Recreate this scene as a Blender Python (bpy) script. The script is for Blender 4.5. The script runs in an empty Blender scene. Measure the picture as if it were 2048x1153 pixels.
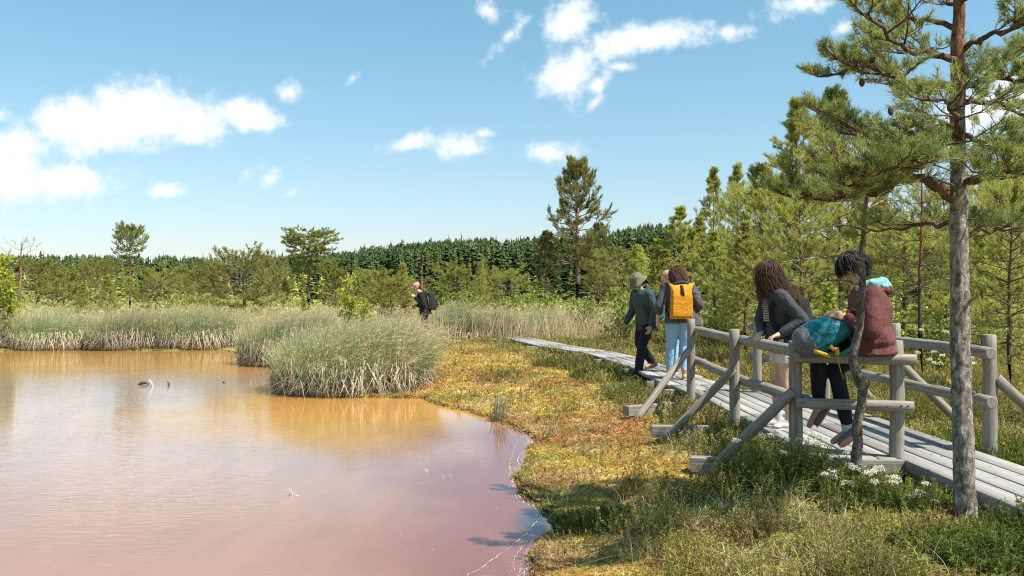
import bpy, bmesh, math, random
import numpy as np
from mathutils import Vector, Matrix, Quaternion

# ---------------------------------------------------------------- scene, camera, sky, sun
S = bpy.context.scene
COL = S.collection
R = math.radians
F, HY, CZ = 1820.0, 592.0, 1.6           # focal length in photo pixels, horizon row, eye height
cam = bpy.data.objects.new('camera', bpy.data.cameras.new('camera'))
COL.objects.link(cam)
cam.location = (0, 0, CZ)
cam.rotation_euler = (R(90) + math.atan(15.5 / F), 0, 0)
cam.data.sensor_width = 36
cam.data.lens = 36 * F / 2048
cam.data.clip_end = 6000
S.camera = cam
S.view_settings.view_transform = 'Standard'
S.view_settings.look = 'None'
S.view_settings.exposure = 0.84
S.view_settings.gamma = 1
S.render.engine = 'CYCLES'
S.cycles.use_denoising = False
S.cycles.pixel_filter_type = 'BLACKMAN_HARRIS'
S.cycles.filter_width = 1.15
S.cycles.sample_clamp_indirect = 6
S.cycles.max_bounces = 7
S.cycles.transparent_max_bounces = 6

SUN_EL = R(56)
SUN_AZ = R(-31)                            # measured from +X towards +Y
sun_dir = Vector((math.cos(SUN_EL) * math.cos(SUN_AZ), math.cos(SUN_EL) * math.sin(SUN_AZ), math.sin(SUN_EL)))
sl = bpy.data.lights.new('sun', 'SUN')
sl.energy = 4.9
sl.angle = R(0.5)
sl.color = (1.0, 0.95, 0.86)
so = bpy.data.objects.new('sun', sl)
COL.objects.link(so)
so.rotation_euler = sun_dir.to_track_quat('Z', 'Y').to_euler()
so.location = (30, 10, 40)

W = bpy.data.worlds.new('World')
S.world = W
W.use_nodes = True
nt = W.node_tree
nt.nodes.clear()


def N(t, typ, **kw):
    n = t.nodes.new(typ)
    for k, v in kw.items():
        if k.startswith('i_'):
            key = k[2:]
            key = int(key) if key.isdigit() else key.replace('_', ' ')
            n.inputs[key].default_value = v
        else:
            setattr(n, k, v)
    return n


def math_n(t, op, a, b=None, c=None, clamp=False):
    n = t.nodes.new('ShaderNodeMath')
    n.operation = op
    n.use_clamp = clamp
    for i, v in enumerate((a, b, c)):
        if v is None:
            continue
        if hasattr(v, 'node'):
            t.links.new(v, n.inputs[i])
        else:
            n.inputs[i].default_value = v
    return n.outputs[0]


def mixc(t, fac, a, b, mode='MIX'):
    n = t.nodes.new('ShaderNodeMix')
    n.data_type = 'RGBA'
    n.blend_type = mode
    for sock, v in ((n.inputs[0], fac), (n.inputs[6], a), (n.inputs[7], b)):
        if hasattr(v, 'node'):
            t.links.new(v, sock)
        elif isinstance(v, (int, float)):
            sock.default_value = v
        else:
            sock.default_value = (*v[:3], 1)
    return n.outputs[2]


sky = N(nt, 'ShaderNodeTexSky', sky_type='NISHITA', sun_disc=False, sun_elevation=SUN_EL,
        sun_rotation=R(90) - SUN_AZ, altitude=50, air_density=1.0, dust_density=0.6, ozone_density=1.0)
tc = N(nt, 'ShaderNodeTexCoord')
sep = N(nt, 'ShaderNodeSeparateXYZ')
nt.links.new(tc.outputs['Generated'], sep.inputs[0])
yy = math_n(nt, 'MAXIMUM', sep.outputs[1], 0.02)
uu = math_n(nt, 'DIVIDE', sep.outputs[0], yy)
vv = math_n(nt, 'DIVIDE', sep.outputs[2], yy)
uv = N(nt, 'ShaderNodeCombineXYZ')
nt.links.new(uu, uv.inputs[0])
nt.links.new(vv, uv.inputs[1])
nz = N(nt, 'ShaderNodeTexNoise', noise_dimensions='3D', i_Scale=15.0, i_Detail=9.0, i_Roughness=0.62)
nt.links.new(uv.outputs[0], nz.inputs['Vector'])
nz2 = N(nt, 'ShaderNodeTexNoise', noise_dimensions='3D', i_Scale=55.0, i_Detail=7.0, i_Roughness=0.6)
nt.links.new(uv.outputs[0], nz2.inputs['Vector'])
# clouds: (photo x, y, half width, half height, tilt degrees, strength)
CL = [(150, 245, 115, 66, 10, 1.15), (285, 228, 150, 78, 0, 1.3), (385, 245, 90, 58, -10, 1.15), (490, 234, 95, 36, -8, 1.0), (215, 265, 150, 55, 0, 1.0),
      (35, 292, 80, 52, 0, 1.0), (110, 362, 150, 44, 4, 1.05), (20, 345, 130, 70, 0, .85), (170, 280, 110, 60, 0, .7), (325, 381, 46, 20, 0, .9), (580, 181, 36, 24, 25, .8),
      (540, 358, 40, 26, 20, .55), (580, 388, 34, 14, 20, .5), (0, 228, 30, 24, 0, .6), (815, 288, 72, 22, 12, .75),
      (925, 292, 74, 34, -10, .75), (968, 266, 30, 12, 0, .6), (1098, 305, 62, 28, 0, .9), (1138, 300, 40, 26, -20, .5),
      (1130, 145, 82, 52, 30, 1.1), (1140, 35, 82, 52, 40, .95), (1290, 78, 132, 36, 6, 1.05), (1210, 90, 60, 44, 30, .7),
      (1468, 64, 66, 17, 5, .65), (1242, 131, 38, 14, -5, .65), (1020, 70, 78, 22, 45, .6), (975, 20, 34, 34, 0, .6),
      (1600, 8, 96, 34, 10, .85), (1685, 57, 34, 18, 30, .65), (1200, 165, 40, 20, 40, .65), (1960, 230, 120, 90, 0, .9),
      (2030, 200, 90, 60, 0, 1.0), (1690, 305, 60, 26, 0, .8), (705, 158, 36, 14, 40, .45), (1140, 190, 30, 50, 10, .5), (60, 400, 110, 24, 0, .45),
      (480, 365, 30, 16, 40, .4), (1190, 205, 30, 12, 45, .5)]
field = None
for (cx, cy, rx, ry, tl, st) in CL:
    m = N(nt, 'ShaderNodeMapping', vector_type='TEXTURE')
    m.inputs['Location'].default_value = ((cx - 1024) / F, (HY - cy) / F, 0)
    m.inputs['Rotation'].default_value = (0, 0, R(tl))
    m.inputs['Scale'].default_value = (rx * 1.12 / F, ry * 1.15 / F, 1)
    nt.links.new(uv.outputs[0], m.inputs['Vector'])
    ln = N(nt, 'ShaderNodeVectorMath', operation='LENGTH')
    nt.links.new(m.outputs[0], ln.inputs[0])
    g = math_n(nt, 'MULTIPLY_ADD', ln.outputs['Value'], -st, st * 1.08)
    field = g if field is None else math_n(nt, 'SMOOTH_MAX', field, g, 0.12)
fz = math_n(nt, 'MULTIPLY_ADD', math_n(nt, 'SUBTRACT', nz.outputs[0], 0.5), 1.7, field)
fz = math_n(nt, 'MULTIPLY_ADD', math_n(nt, 'SUBTRACT', nz2.outputs[0], 0.5), 1.05, fz)
mr = N(nt, 'ShaderNodeMapRange', interpolation_type='SMOOTHSTEP')
nt.links.new(fz, mr.inputs[0])
mr.inputs[1].default_value = 0.08
mr.inputs[2].default_value = 0.85
front = math_n(nt, 'GREATER_THAN', sep.outputs[1], 0.05)
up = math_n(nt, 'GREATER_THAN', sep.outputs[2], 0.0)
cmask = math_n(nt, 'MULTIPLY', math_n(nt, 'MULTIPLY', mr.outputs[0], front), up)
cmask = math_n(nt, 'MULTIPLY', cmask, 0.88)
hsv = N(nt, 'ShaderNodeHueSaturation', i_Hue=0.487, i_Saturation=0.86, i_Value=1.0)
nt.links.new(sky.outputs[0], hsv.inputs['Color'])
hi = math_n(nt, 'DIVIDE', sep.outputs[2], 0.31, clamp=True)
skyc = mixc(nt, 1.0, hsv.outputs[0], mixc(nt, hi, (0.985, 0.95, 1.0), (0.74, 1.08, 1.13)), 'MULTIPLY')
cloud = mixc(nt, mr.outputs[0], (6.0, 6.8, 7.3), (7.6, 7.75, 7.8))
allc = mixc(nt, cmask, skyc, cloud)
bg = N(nt, 'ShaderNodeBackground', i_Strength=0.085)
nt.links.new(allc, bg.inputs[0])
wo = N(nt, 'ShaderNodeOutputWorld')
nt.links.new(bg.outputs[0], wo.inputs[0])

# ---------------------------------------------------------------- helpers
rng = np.random.default_rng(11)
random.seed(5)


def nrm(a):
    return a / np.maximum(np.linalg.norm(a, axis=-1, keepdims=True), 1e-9)


def sst(a, b, x):
    t = np.clip((x - a) / (b - a), 0, 1)
    return t * t * (3 - 2 * t)


def vnoise(x, y, s=0):
    xi, yi = np.floor(x), np.floor(y)
    fx, fy = x - xi, y - yi
    fx, fy = fx * fx * (3 - 2 * fx), fy * fy * (3 - 2 * fy)

    def h(a, b):
        v = np.sin(a * 127.1 + b * 311.7 + s * 74.7) * 43758.5453
        return v - np.floor(v)
    return (h(xi, yi) * (1 - fx) + h(xi + 1, yi) * fx) * (1 - fy) + (h(xi, yi + 1) * (1 - fx) + h(xi + 1, yi + 1) * fx) * fy


def fbm(x, y, s=0):
    return vnoise(x, y, s) * .55 + vnoise(x * 2.1, y * 2.1, s + 3) * .28 + vnoise(x * 4.3, y * 4.3, s + 7) * .17


def props(o, label=None, cat=None, group=None, kind=None):
    if label:
        o['label'] = label
    if cat:
        o['category'] = cat
    if group:
        o['group'] = group
    if kind:
        o['kind'] = kind
    return o


def link(name, me, mat=None, parent=None):
    o = bpy.data.objects.new(name, me)
    COL.objects.link(o)
    if mat is not None and me is not None:
        me.materials.clear()
        me.materials.append(mat)
    if parent is not None:
        o.parent = parent
    return o


def empty(name, loc, label, cat, group=None):
    o = bpy.data.objects.new(name, None)
    COL.objects.link(o)
    o.location = loc
    o.empty_display_size = .1
    return props(o, label, cat, group)


def mesh_np(name, V, T, C=None, smooth=False):
    me = bpy.data.meshes.new(name)
    V = np.asarray(V, np.float32)
    T = np.asarray(T, np.int32)
    k = T.shape[1]
    me.vertices.add(len(V))
    me.vertices.foreach_set('co', V.ravel())
    me.loops.add(T.size)
    me.loops.foreach_set('vertex_index', T.ravel())
    me.polygons.add(len(T))
    me.polygons.foreach_set('loop_start', np.arange(0, T.size, k, dtype=np.int32))
    if smooth:
        me.polygons.foreach_set('use_smooth', np.ones(len(T), bool))
    if C is not None:
        at = me.color_attributes.new('col', 'FLOAT_COLOR', 'POINT')
        c4 = np.ones((len(V), 4), np.float32)
        c4[:, :3] = C
        at.data.foreach_set('color', c4.ravel())
    me.update(calc_edges=True)
    me.validate()
    return me


class Geo:
    def __init__(s):
        s.V, s.T, s.C, s.n = [], [], [], 0

    def add(s, V, T, C):
        V = np.asarray(V, float).reshape(-1, 3)
        C = np.asarray(C, float)
        if C.ndim == 1:
            C = np.tile(C, (len(V), 1))
        s.V.append(V)
        s.T.append(np.asarray(T, int) + s.n)
        s.C.append(C)
        s.n += len(V)

    def mesh(s, name, smooth=False):
        return mesh_np(name, np.concatenate(s.V), np.concatenate(s.T), np.concatenate(s.C), smooth)


def tube(pts, rads, k=5, cap=False):
    P = np.asarray(pts, float)
    r = np.asarray(rads, float)
    t = np.gradient(P, axis=0)
    t = nrm(t)
    ref = np.array([.23, .31, .92]) if abs(t[:, 2]).mean() < .7 else np.array([.95, .2, .1])
    u = nrm(np.cross(t, ref))
    v = np.cross(t, u)
    a = np.arange(k) * 2 * math.pi / k
    V = P[:, None] + r[:, None, None] * (u[:, None] * np.cos(a)[None, :, None] + v[:, None] * np.sin(a)[None, :, None])
    n = len(P)
    i = np.arange(n - 1)[:, None] * k
    j = np.arange(k)[None]
    j2 = (j + 1) % k
    a0, a1, b0, b1 = i + j, i + j2, i + k + j, i + k + j2
    T = np.concatenate([np.stack([a0, a1, b1], -1).reshape(-1, 3), np.stack([a0, b1, b0], -1).reshape(-1, 3)])
    V = V.reshape(-1, 3)
    if cap:
        V = np.vstack([V, P[0], P[-1]])
        c0, c1 = n * k, n * k + 1
        jj = np.arange(k)
        T = np.vstack([T, np.stack([np.full(k, c0), (jj + 1) % k, jj], -1),
                       np.stack([np.full(k, c1), (n - 1) * k + jj, (n - 1) * k + (jj + 1) % k], -1)])
    return V, T


def needles(P, D, n, ls, L, w, a0=30, a1=65, g=rng):
    """bottle-brush shoots: n needles on every shoot starting at P along D"""
    m = len(P)
    ls = np.broadcast_to(np.asarray(ls, float), (m,))[:, None, None]
    L = np.broadcast_to(np.asarray(L, float), (m,))[:, None, None]
    w = np.broadcast_to(np.asarray(w, float), (m,))[:, None, None]
    D = nrm(D)
    ref = nrm(g.normal(size=(m, 3)))
    U = nrm(np.cross(D, ref))
    Wv = np.cross(D, U)
    t = g.random((m, n, 1))
    az = g.random((m, n, 1)) * 2 * math.pi
    al = np.radians(a0 + (a1 - a0) * g.random((m, n, 1)))
    d = D[:, None] * np.cos(al) + (U[:, None] * np.cos(az) + Wv[:, None] * np.sin(az)) * np.sin(al)
    b = P[:, None] + D[:, None] * t * ls
    tip = b + d * L * (.75 + .5 * g.random((m, n, 1)))
    sv = nrm(np.cross(d, nrm(g.normal(size=(m, n, 3))))) * w * .5
    V = np.stack([b - sv, b + sv, tip], 2).reshape(-1, 3)
    T = np.arange(m * n * 3).reshape(-1, 3)
    return V, T


def blades(P, h, lean, w, segs, cb, cm, ct, g=rng, sag=.25):
    """curved grass blades; colours at the base, the middle and the tip"""
    m = len(P)
    h = np.broadcast_to(np.asarray(h, float), (m,))[:, None]
    w = np.broadcast_to(np.asarray(w, float), (m,))[:, None]
    a = g.random(m) * 2 * math.pi
    side = np.stack([np.cos(a), np.sin(a), np.zeros(m)], -1)
    V, C = [], []
    for i in range(segs + 1):
        t = i / segs
        pos = P + np.array([0, 0, 1.]) * h * (t - sag * t * t * np.linalg.norm(lean, axis=1, keepdims=True)) + lean * h * t * t
        cc = cb * (1 - t * 2) + cm * t * 2 if t < .5 else cm * (2 - t * 2) + ct * (t * 2 - 1)
        cc = np.broadcast_to(cc, (m, 3))
        if i < segs:
            ww = w * (1 - .75 * t) * .5
            V += [pos - side * ww, pos + side * ww]
            C += [cc, cc]
        else:
            V.append(pos)
            C.append(cc)
    k = len(V)
    V = np.stack(V, 1).reshape(-1, 3)
    C = np.stack(C, 1).reshape(-1, 3)
    tr = []
    for i in range(segs - 1):
        q = 2 * i
        tr += [(q, q + 1, q + 3), (q, q + 3, q + 2)]
    q = 2 * (segs - 1)
    tr.append((q, q + 1, q + 2))
    T = (np.arange(m)[:, None, None] * k + np.array(tr)[None]).reshape(-1, 3)
    return V, T, C


# ---------------------------------------------------------------- materials
def new_mat(name):
    m = bpy.data.materials.new(name)
    m.use_nodes = True
    t = m.node_tree
    b = t.nodes['Principled BSDF']
    return m, t, b


def leaf_mat(name, transl=.35, rough=.55, spec=.25):
    m, t, b = new_mat(name)
    at = N(t, 'ShaderNodeAttribute', attribute_name='col')
    oi = N(t, 'ShaderNodeObjectInfo')
    hv = N(t, 'ShaderNodeHueSaturation')
    t.links.new(at.outputs['Color'], hv.inputs['Color'])
    t.links.new(math_n(t, 'MULTIPLY_ADD', oi.outputs['Random'], .03, .485), hv.inputs['Hue'])
    t.links.new(math_n(t, 'MULTIPLY_ADD', oi.outputs['Random'], .3, .85), hv.inputs['Value'])
    t.links.new(hv.outputs[0], b.inputs['Base Color'])
    b.inputs['Roughness'].default_value = rough
    b.inputs['Specular IOR Level'].default_value = spec
    tr = N(t, 'ShaderNodeBsdfTranslucent')
    bright = mixc(t, 1.0, hv.outputs[0], (1.25, 1.2, .8), 'MULTIPLY')
    t.links.new(bright, tr.inputs[0])
    mx = N(t, 'ShaderNodeMixShader', i_0=transl)
    t.links.new(b.outputs[0], mx.inputs[1])
    t.links.new(tr.outputs[0], mx.inputs[2])
    t.links.new(mx.outputs[0], t.nodes['Material Output'].inputs[0])
    return m


def bump(t, b, h, strength=.4, dist=.01):
    bp = N(t, 'ShaderNodeBump', i_Strength=strength, i_Distance=dist)
    t.links.new(h, bp.inputs['Height'])
    t.links.new(bp.outputs[0], b.inputs['Normal'])


def cloth_mat(name, c1, c2=None, scale=60, rough=.85, bs=.3, pattern=None, wr=9):
    m, t, b = new_mat(name)
    co = N(t, 'ShaderNodeTexCoord')
    n1 = N(t, 'ShaderNodeTexNoise', i_Scale=scale, i_Detail=4.0)
    t.links.new(co.outputs['Object'], n1.inputs['Vector'])
    c2 = c2 or tuple(x * .7 for x in c1)
    f = N(t, 'ShaderNodeMapRange', i_1=.35, i_2=.65)
    t.links.new(n1.outputs[0], f.inputs[0])
    if pattern:
        vo = N(t, 'ShaderNodeTexVoronoi', feature='DISTANCE_TO_EDGE', i_Scale=pattern)
        t.links.new(co.outputs['Object'], vo.inputs['Vector'])
        pf = N(t, 'ShaderNodeMapRange', i_1=.02, i_2=.16)
        t.links.new(vo.outputs['Distance'], pf.inputs[0])
        fac = pf.outputs[0]
    else:
        fac = f.outputs[0]
    t.links.new(mixc(t, fac, c1, c2), b.inputs['Base Color'])
    b.inputs['Roughness'].default_value = rough
    b.inputs['Specular IOR Level'].default_value = .2
    n2 = N(t, 'ShaderNodeTexNoise', i_Scale=wr, i_Detail=3.0, i_Distortion=1.2)
    t.links.new(co.outputs['Object'], n2.inputs['Vector'])
    bump(t, b, n2.outputs[0], bs, .06)
    return m


def plain_mat(name, c, rough=.6, spec=.3, metal=0.0):
    m, t, b = new_mat(name)
    co = N(t, 'ShaderNodeTexCoord')
    n1 = N(t, 'ShaderNodeTexNoise', i_Scale=45.0, i_Detail=3.0)
    t.links.new(co.outputs['Object'], n1.inputs['Vector'])
    t.links.new(mixc(t, n1.outputs[0], tuple(x * .82 for x in c), tuple(min(1, x * 1.15) for x in c)), b.inputs['Base Color'])
    b.inputs['Roughness'].default_value = rough
    b.inputs['Specular IOR Level'].default_value = spec
    b.inputs['Metallic'].default_value = metal
    return m


def wood_mat(name, ca, cb, sc=(22, 22, 1.6), attr=False, dark=(.10, .085, .07)):
    m, t, b = new_mat(name)
    co = N(t, 'ShaderNodeTexCoord')
    mp = N(t, 'ShaderNodeMapping')
    mp.inputs['Scale'].default_value = sc
    t.links.new(co.outputs['Object'], mp.inputs['Vector'])
    n1 = N(t, 'ShaderNodeTexNoise', i_Scale=1.0, i_Detail=6.0, i_Roughness=.65)
    t.links.new(mp.outputs[0], n1.inputs['Vector'])
    n2 = N(t, 'ShaderNodeTexNoise', i_Scale=5.0, i_Detail=4.0)
    t.links.new(co.outputs['Object'], n2.inputs['Vector'])
    mp3 = N(t, 'ShaderNodeMapping')
    mp3.inputs['Scale'].default_value = tuple(4.5 * s if s > 4 else s * .7 for s in sc)
    t.links.new(co.outputs['Object'], mp3.inputs['Vector'])
    n3 = N(t, 'ShaderNodeTexNoise', i_Scale=1.0, i_Detail=3.0)
    t.links.new(mp3.outputs[0], n3.inputs['Vector'])
    f = N(t, 'ShaderNodeMapRange', i_1=.32, i_2=.68)
    t.links.new(n1.outputs[0], f.inputs[0])
    c = mixc(t, f.outputs[0], ca, cb)
    cr = N(t, 'ShaderNodeMapRange', i_1=.56, i_2=.68)
    t.links.new(n3.outputs[0], cr.inputs[0])
    c = mixc(t, math_n(t, 'MULTIPLY', cr.outputs[0], .75), c, dark)
    st = N(t, 'ShaderNodeMapRange', i_1=.52, i_2=.72)
    t.links.new(n2.outputs[0], st.inputs[0])
    c = mixc(t, math_n(t, 'MULTIPLY', st.outputs[0], .35), c, tuple(x * .5 for x in ca))
    vk = N(t, 'ShaderNodeTexVoronoi', feature='F1', i_Scale=8.0)
    t.links.new(co.outputs['Object'], vk.inputs['Vector'])
    kn = N(t, 'ShaderNodeMapRange', i_1=.16, i_2=.08)
    t.links.new(vk.outputs['Distance'], kn.inputs[0])
    c = mixc(t, math_n(t, 'MULTIPLY', kn.outputs[0], .8), c, tuple(x * .6 for x in dark))
    if attr:
        at = N(t, 'ShaderNodeAttribute', attribute_name='col')
        c = mixc(t, 1.0, c, at.outputs['Color'], 'MULTIPLY')
    t.links.new(c, b.inputs['Base Color'])
    b.inputs['Roughness'].default_value = .8
    b.inputs['Specular IOR Level'].default_value = .25
    bump(t, b, math_n(t, 'SUBTRACT', n1.outputs[0], math_n(t, 'MULTIPLY', cr.outputs[0], .6)), .5, .006)
    return m


def bark_mat(name):
    m, t, b = new_mat(name)
    at = N(t, 'ShaderNodeAttribute', attribute_name='col')
    co = N(t, 'ShaderNodeTexCoord')
    mp = N(t, 'ShaderNodeMapping')
    mp.inputs['Scale'].default_value = (1, 1, .5)
    t.links.new(co.outputs['Object'], mp.inputs['Vector'])
    n0 = N(t, 'ShaderNodeTexNoise', i_Scale=30.0, i_Detail=8.0, i_Roughness=.72, i_Distortion=.8)
    t.links.new(mp.outputs[0], n0.inputs['Vector'])
    n = N(t, 'ShaderNodeTexNoise', i_Scale=90.0, i_Detail=5.0, i_Roughness=.7)
    t.links.new(co.outputs['Object'], n.inputs['Vector'])
    e = N(t, 'ShaderNodeMapRange', i_1=.38, i_2=.62)
    t.links.new(n0.outputs[0], e.inputs[0])
    c = mixc(t, 1.0, at.outputs['Color'], mixc(t, e.outputs[0], (.33, .29, .26), (1.7, 1.68, 1.66)), 'MULTIPLY')
    c = mixc(t, 1.0, c, mixc(t, n.outputs[0], (.55, .53, .5), (1.45, 1.45, 1.45)), 'MULTIPLY')
    t.links.new(c, b.inputs['Base Color'])
    b.inputs['Roughness'].default_value = .9
    b.inputs['Specular IOR Level'].default_value = .15
    bump(t, b, math_n(t, 'ADD', e.outputs[0], n.outputs[0]), 1.0, .02)
    return m


M_NEEDLE = leaf_mat('pine_needles', .46, .5, .3)
M_LEAF = leaf_mat('leaves', .42, .5, .3)
M_SEDGE = leaf_mat('sedge_blades', .32, .6, .2)
M_HEATH = leaf_mat('heath_plants', .3, .7, .1)
M_BARK = bark_mat('pine_bark')
M_LOG = wood_mat('weathered_log', (.36, .325, .28), (.16, .137, .112), (48, 48, 2.2))
M_DECK = wood_mat('weathered_planks', (.37, .355, .33), (.235, .222, .205), (34, 1.1, 34), True)
# ---------------------------------------------------------------- pond outline, ground, water
SHORE = np.array([(-60, 24), (-30, 25.5), (-14.7, 26.2), (-12.7, 27.6), (-11.3, 26.4), (-8.6, 26.8), (-6.9, 24.0), (-6.4, 21.2), (-5.3, 20.4),
                  (-4.4, 18.2), (-4.2, 16.0), (-3.4, 14.5), (-2.3, 14.25), (-1.35, 14.2), (-1.14, 13.5), (-.65, 12.66), (-.15, 11.5), (.10, 10.87), (.25, 10.1),
                  (.20, 9.4), (.12, 8.9), (.14, 8.4), (.07, 7.9), (.12, 7.14), (.26, 6.75), (.38, 6.5), (.34, 6.2), (.19, 5.9), (.15, 5.5), (.12, 5.15), (.14, 4.5),
                  (-.1, 3.4), (-.8, 2.0), (-2.5, .6), (-8, -1.0), (-60, -4)])


def shore_d(x, y):
    """signed distance to the shore: positive on land"""
    x, y = np.asarray(x, float), np.asarray(y, float)
    jx = x + (fbm(x * 2.2, y * 2.2, 21) - .5) * .22
    jy = y + (fbm(x * 2.2, y * 2.2, 22) - .5) * .22
    best = np.full(x.shape, 1e9)
    ins = np.zeros(x.shape, bool)
    n = len(SHORE)
    for i in range(n):
        a, b = SHORE[i], SHORE[(i + 1) % n]
        e = b - a
        t = np.clip(((jx - a[0]) * e[0] + (jy - a[1]) * e[1]) / (e @ e), 0, 1)
        best = np.minimum(best, np.hypot(jx - a[0] - t * e[0], jy - a[1] - t * e[1]))
        c = ((a[1] > jy) != (b[1] > jy)) & (jx < (b[0] - a[0]) * (jy - a[1]) / (b[1] - a[1] + 1e-12) + a[0])
        ins ^= c
    return np.where(ins, -best, best)


def gz(x, y, d=None):
    x, y = np.asarray(x, float), np.asarray(y, float)
    if d is None:
        d = shore_d(x, y)
    n = (fbm(x * 1.6, y * 1.6, 1) - .5) * .14 + (vnoise(x * 5, y * 5, 2) - .5) * .05
    z = .03 + .17 * sst(0, 2.0, d) + .05 * sst(2, 6, d) + n * sst(0, .8, d)
    z = np.where(d < 0, np.maximum(-.5, d * .8), z)
    r = np.hypot(x, y)
    z = z + (fbm(x * .08, y * .08, 5) - .5) * .5 * sst(35, 80, r)
    z = z + 5.0 * sst(105, 230, y) * sst(-.12, .2, x / np.maximum(y, 1))
    return z


XM_Y = [4, 5, 6, 7, 8, 10, 12, 14, 17, 20, 24, 30]
XM_X = [.75, .8, .95, 1.3, 1.5, 1.6, 1.5, 1.25, .9, .3, -.6, -3]


def moss_w(x, y):
    xm = np.interp(y, XM_Y, XM_X) + (fbm(x * 1.3, y * 1.3, 31) - .5) * .9
    return sst(.25, -.25, x - xm) * sst(30, 22, y)


def moss_col(x, y):
    a = fbm(x * 1.1, y * 1.1, 41)
    b = fbm(x * 3.5, y * 3.5, 42)
    orange = np.array([.49, .29, .07])
    yellow = np.array([.60, .46, .07])
    rust = np.array([.43, .215, .075])
    tan = np.array([.62, .47, .24])
    green = np.array([.34, .34, .07])
    c = orange + (yellow - orange) * sst(.40, .58, a)[..., None]
    c = c + (rust - c) * (sst(.58, .72, b) * .4)[..., None]
    c = c + (tan - c) * (sst(.52, .36, b) * .45)[..., None]
    d = fbm(x * 1.7 + 9, y * 1.7, 43)
    c = c + (green - c) * (sst(.55, .72, d) * .75)[..., None]
    e = vnoise(x * 9, y * 9, 44)
    c = c * (.8 + .4 * e)[..., None]
    g_ = c.mean(-1, keepdims=True)
    return c * .86 + g_ * .14


def heath_col(x, y):
    a = fbm(x * .9, y * .9, 51)
    b = fbm(x * 2.6, y * 2.6, 52)
    g1 = np.array([.40, .39, .10])
    g2 = np.array([.21, .24, .06])
    br = np.array([.33, .22, .09])
    ta = np.array([.47, .39, .19])
    c = g1 + (g2 - g1) * sst(.4, .6, a)[..., None]
    c = c + (br - c) * (sst(.55, .7, b) * .6)[..., None]
    c = c + (ta - c) * (sst(.45, .3, b) * .5)[..., None]
    return c


rr = np.concatenate([[.02], .4 * 1.0135 ** np.arange(0, 640)])
rr = rr[rr < 2200]
ang = np.concatenate([np.linspace(R(50), R(130), 420), np.linspace(R(130), R(410), 90)[1:-1]])
gx = rr[:, None] * np.cos(ang)[None]
gy = rr[:, None] * np.sin(ang)[None]
gd = shore_d(gx, gy)
gzv = gz(gx, gy, gd)
nr, na = gx.shape
ii = np.arange(nr - 1)[:, None] * na
jj = np.arange(na)[None]
j2 = (jj + 1) % na
Q = np.stack([ii + jj, ii + na + jj, ii + na + j2, ii + j2], -1).reshape(-1, 4)
mw = moss_w(gx, gy)[..., None]
gc = moss_col(gx, gy) * mw + heath_col(gx, gy) * (1 - mw) * .8
wet = sst(.12, .02, gd)[..., None]
gc = gc * (1 - wet) + np.array([.06, .045, .03]) * wet
far = sst(25, 60, np.hypot(gx, gy))[..., None]
gc = gc * (1 - far) + (np.array([.32, .29, .11]) * (.7 + .6 * fbm(gx * .2, gy * .2, 9))[..., None]) * far
me = mesh_np('ground', np.stack([gx, gy, gzv], -1).reshape(-1, 3), Q[:, ::-1], gc.reshape(-1, 3), True)
M_GROUND, t, b = new_mat('bog_ground')
at = N(t, 'ShaderNodeAttribute', attribute_name='col')
co = N(t, 'ShaderNodeTexCoord')
n1 = N(t, 'ShaderNodeTexNoise', i_Scale=28.0, i_Detail=8.0, i_Roughness=.7)
t.links.new(co.outputs['Object'], n1.inputs['Vector'])
n2 = N(t, 'ShaderNodeTexNoise', i_Scale=6.0, i_Detail=6.0, i_Roughness=.7)
t.links.new(co.outputs['Object'], n2.inputs['Vector'])
f = N(t, 'ShaderNodeMapRange', i_1=.3, i_2=.7)
t.links.new(n1.outputs[0], f.inputs[0])
c = mixc(t, 1.0, at.outputs['Color'], mixc(t, f.outputs[0], (.45, .42, .4), (1.3, 1.3, 1.3)), 'MULTIPLY')
t.links.new(c, b.inputs['Base Color'])
b.inputs['Roughness'].default_value = .95
b.inputs['Specular IOR Level'].default_value = .1
bump(t, b, n1.outputs[0], .9, .03)
props(link('ground', me, M_GROUND), kind='structure')

# water: one flat sheet that runs under the banks
wx = np.linspace(-75, 2.5, 32)
wy = np.linspace(-6, 33, 24)
WX, WY = np.meshgrid(wx, wy)
me = mesh_np('water', np.stack([WX, WY, WX * 0], -1).reshape(-1, 3),
             np.array([(i * 32 + j, i * 32 + j + 1, (i + 1) * 32 + j + 1, (i + 1) * 32 + j) for i in range(23) for j in range(31)]))
M_WATER, t, b = new_mat('pond_water')
co = N(t, 'ShaderNodeTexCoord')
sp = N(t, 'ShaderNodeSeparateXYZ')
t.links.new(co.outputs['Object'], sp.inputs[0])
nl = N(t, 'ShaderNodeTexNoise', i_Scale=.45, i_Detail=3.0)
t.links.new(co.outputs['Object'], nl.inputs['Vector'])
wob = math_n(t, 'MULTIPLY_ADD', math_n(t, 'SUBTRACT', nl.outputs[0], .5), 1.8, sp.outputs[0])
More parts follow.
